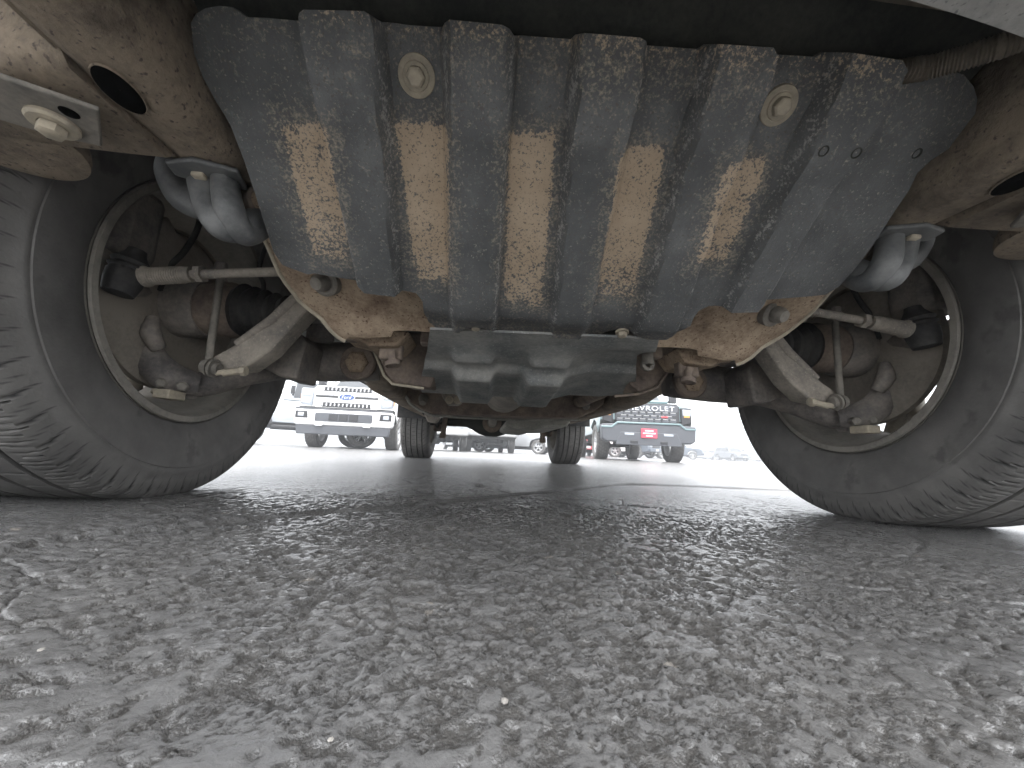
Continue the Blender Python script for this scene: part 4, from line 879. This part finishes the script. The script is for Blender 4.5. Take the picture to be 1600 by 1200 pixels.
# --- the others, each its own kind and place
far = [  # name, label, category, px, dist, rot, paint, kind, extra
 ('pickup_truck', 'distant white pickup truck facing the muddy truck between its rear wheels', 'truck', 765, 15.5, 4, 'white', 'pickup', dict(W=2.0, R=.40, hood=1.2, belt=1.28, roof=1.9, sill=.5, fb=.62)),
 ('pickup_truck', 'black-wheeled silver pickup truck behind the rear wheel with mud flap', 'truck', 686, 14.0, 8, 'silver', 'pickup', dict(W=1.95, R=.40, hood=1.2, belt=1.28, roof=1.9)),
 ('hatchback', 'distant silver hatchback beside the white pickup facing us', 'car', 728, 26, 20, 'silver', 'suv', dict(W=1.75, R=.32, WB=2.6, fo=.8, ro=.7, sill=.3, fb=.32, hood=.9, belt=.98, roof=1.55)),
 ('sedan', 'distant grey sedan side-on beside the rear axle', 'car', 845, 17.5, 74, 'silver', 'sedan', dict(W=1.8, R=.33, WB=2.75, fo=.85, ro=1.0, sill=.3, fb=.32, hood=.85, belt=.95, roof=1.45)),
 ('hatchback', 'red hatchback behind the teal pickup', 'car', 914, 17.5, -10, 'red', 'suv', dict(W=1.75, R=.32, WB=2.55, fo=.8, ro=.6, sill=.28, fb=.3, hood=.85, belt=.92, roof=1.46)),
 ('van', 'tall white van standing behind the red hatchback', 'van', 912, 22, -6, 'white', 'suv', dict(W=2.0, R=.36, WB=3.4, fo=.9, ro=1.0, sill=.4, fb=.42, hood=1.25, belt=1.4, roof=2.4, cabs=[(-.1, 1.4), (.7, 2.4), (4.2, 2.4), (4.35, 1.4)])),
 ('sedan', 'white sedan seen between the front wheels of the teal pickup', 'car', 966, 20, 60, 'white', 'sedan', dict(W=1.8, R=.33, WB=2.75, fo=.85, ro=1.0, sill=.3, fb=.32, hood=.85, belt=.95, roof=1.45)),
 ('sport_utility_vehicle', 'dark slate SUV seen under the teal pickup', 'SUV', 1006, 24, 40, 'navy', 'suv', dict(W=1.85, R=.36, WB=2.75, fo=.85, ro=.85, sill=.36, fb=.4, hood=1.0, belt=1.08, roof=1.66)),
 ('sedan', 'small white sedan beside the dark slate SUV', 'car', 1034, 27, 70, 'white', 'sedan', dict(W=1.8, R=.33, WB=2.75, fo=.85, ro=1.0, sill=.3, fb=.32, hood=.85, belt=.95, roof=1.45)),
 ('sport_utility_vehicle', 'slate blue SUV parked side-on past the teal pickup', 'SUV', 1082, 33, 62, 'navy', 'suv', dict(W=1.85, R=.36, WB=2.75, fo=.85, ro=.85, sill=.36, fb=.4, hood=1.0, belt=1.08, roof=1.66)),
 ('sedan', 'far silver sedan beside the slate blue SUV', 'car', 1117, 52, 60, 'silver', 'sedan', dict(W=1.8, R=.33, WB=2.75, fo=.85, ro=1.0, sill=.3, fb=.32, hood=.85, belt=.95, roof=1.45)),
 ('sedan', 'far blue-grey sedan between the silver sedan and the SUV with roof rack', 'car', 1131, 55, 20, 'navy', 'sedan', dict(W=1.8, R=.33, WB=2.75, fo=.85, ro=1.0, sill=.3, fb=.32, hood=.85, belt=.95, roof=1.45)),
 ('sport_utility_vehicle', 'far grey SUV with roof rack near the lamp post', 'SUV', 1155, 45, 4, 'grey', 'suv', dict(W=1.85, R=.36, WB=2.75, fo=.85, ro=.85, sill=.36, fb=.4, hood=1.0, belt=1.08, roof=1.66)),
 ('sedan', 'far pale sedan in front of the trees', 'car', 1187, 58, 75, 'silver', 'sedan', dict(W=1.8, R=.33, WB=2.75, fo=.85, ro=1.0, sill=.3, fb=.32, hood=.85, belt=.95, roof=1.45))]
for nm, lab, cat, px, dist, rot, pt, kind, kw in far:
    o = vehicle(nm, at_depth(px, dist), R_(rot), pt, kind, tw=.22, **kw); tag(o, lab, cat, 'vehicles parked far behind')
    hw_ = kw['W']/2; fo_ = kw.get('fo', .95); hz = kw['hood']; fb_ = kw.get('fb', .55)
    for s in (-1, 1): part_box(o, 'headlight', (min(s*(hw_-.42), s*(hw_-.06)), -fo_-.012, hz-.32), (max(s*(hw_-.42), s*(hw_-.06)), -fo_+.2, hz-.16), 'lamp', .03)
    part_box(o, 'grille', (-hw_+.46, -fo_-.015, hz-.34), (hw_-.46, -fo_+.1, hz-.14), 'black', .02)
    part_box(o, 'front_bumper', (-hw_+.02, -fo_-.06, fb_), (hw_-.02, -fo_+.15, fb_+.22), 'alloy' if kind == 'pickup' else pt, .04)
    part_box(o, 'number_plate', (-.17, -fo_-.072, fb_+.06), (.17, -fo_-.05, fb_+.17), 'white', .004)
    for s in (-1, 1): part_box(o, 'tail_light', (min(s*(hw_-.3), s*(hw_-.03)), kw.get('WB', 3.7)+kw.get('ro', 1.2)-.1, kw['belt']-.25), (max(s*(hw_-.3), s*(hw_-.03)), kw.get('WB', 3.7)+kw.get('ro', 1.2)+.012, kw['belt']-.1), 'red', .02)
    if 'roof rack' in lab and nm == 'sport_utility_vehicle':
        for s in (-1, 1): part_box(o, 'roof_rail', (s*.55-.02, 1.2, 1.68), (s*.55+.02, 3.1, 1.74), 'black', .01)
# lamp post
p = at_depth(1150, 60); b = MB(); LP = empty('lamp_post', p); tag(LP, 'slim tall lamp post beyond the far parked cars', 'lamp post')
b.lathe([(0, .28), (.7, .28), (.72, .10)], (0, 0, 0), (0, 0, 1), 16); b.build('base', 'pole', LP)
b = MB(); b.tube([(0, 0, .6), (0, 0, 3), (0, 0, 5.6)], [.09, .075, .06], 12); b.build('pole', 'pole', LP)
b = MB(); b.tube([(-.45, 0, 5.55), (.45, 0, 5.55)], .04, 8); b.build('arm', 'pole', LP)
for s in (-1, 1): b = MB(); b.box((s*.55-.25, -.15, 5.45), (s*.55+.25, .15, 5.6)); b.build('lamp_head', 'pole', LP, bevel=.03)
# trees at the edge of the lot
leafm = dirty('leaf', (.045, .06, .03), (.08, .095, .05), .5, .6, .7, bump=0); barkm = dirty('bark', (.06, .05, .04), (.12, .10, .08), .5, 4, .9)
def tree(p, h, label, seed):
    rnd = random.Random(seed); o = empty('tree', p); tag(o, label, 'tree', 'trees beyond the far cars'); b = MB()
    b.tube([(0, 0, 0), (.1, 0, h*.3), (0, .1, h*.75)], [.22, .16, .05], 10); tips = []
    for i in range(9):
        a = rnd.uniform(0, 6.3); z = h*rnd.uniform(.25, .6); e = Vector((math.cos(a)*h*.28*rnd.uniform(.5, 1), math.sin(a)*h*.28*rnd.uniform(.5, 1), z+h*rnd.uniform(.15, .32))); b.tube([(0, 0, z), tuple(e*.5+Vector((0, 0, z*.5))), tuple(e)], [.07, .05, .02], 6); tips.append(e)
    b.build('trunk', barkm, o); V, F = [], []
    tips += [Vector((rnd.gauss(0, h*.12), rnd.gauss(0, h*.12), h*rnd.uniform(.6, .95))) for _ in range(9)]
    for e in tips:
        for k in range(130):
            c = e+Vector((rnd.gauss(0, h*.07), rnd.gauss(0, h*.07), rnd.gauss(0, h*.06))); u = Vector((rnd.gauss(0, 1), rnd.gauss(0, 1), rnd.gauss(0, 1))).normalized(); v = u.orthogonal().normalized(); s = rnd.uniform(.1, .22); i = len(V)
            V += [c-u*s, c-v*s*.5, c+u*s, c+v*s*.5]; F.append((i, i+1, i+2, i+3))
    mk('crown', V, F, leafm, o, 0, False)
TL = ['low round tree beside the lamp post', 'broad tree next to the low round tree', 'tallest tree of the row by the lot edge', 'shrubby tree at the end of the row', 'thin tree behind the far pale sedan', 'bushy tree behind the grey SUV with roof rack']
for i, (px, d, h) in enumerate(((1163, 120, 3.6), (1176, 124, 4.6), (1192, 118, 5.2), (1212, 116, 4.6), (1184, 135, 4.0), (1148, 138, 3.0))): tree(at_depth(px, d), h, TL[i], 40+i)

# added scattering volume over the lot, imitating lens bloom
b = MB(); b.box((-620, -70, -1), (620, 720, 14)); hz_ = b.build('bloom_veil', None, None, 0)
hm = bpy.data.materials.new('bloom_veil_air'); hm.use_nodes = True; hn_ = hm.node_tree; hn_.nodes.clear()
ho = hn_.nodes.new('ShaderNodeOutputMaterial'); pv = hn_.nodes.new('ShaderNodeVolumePrincipled'); pv.inputs['Color'].default_value = (.9, .93, .97, 1); pv.inputs['Density'].default_value = .012; pv.inputs['Anisotropy'].default_value = .3
hn_.links.new(pv.outputs[0], ho.inputs['Volume']); hz_.data.materials.clear(); hz_.data.materials.append(hm); tag(hz_, 'added thin pale veil imitating lens bloom over the car lot', 'bloom_veil', kind='stuff')
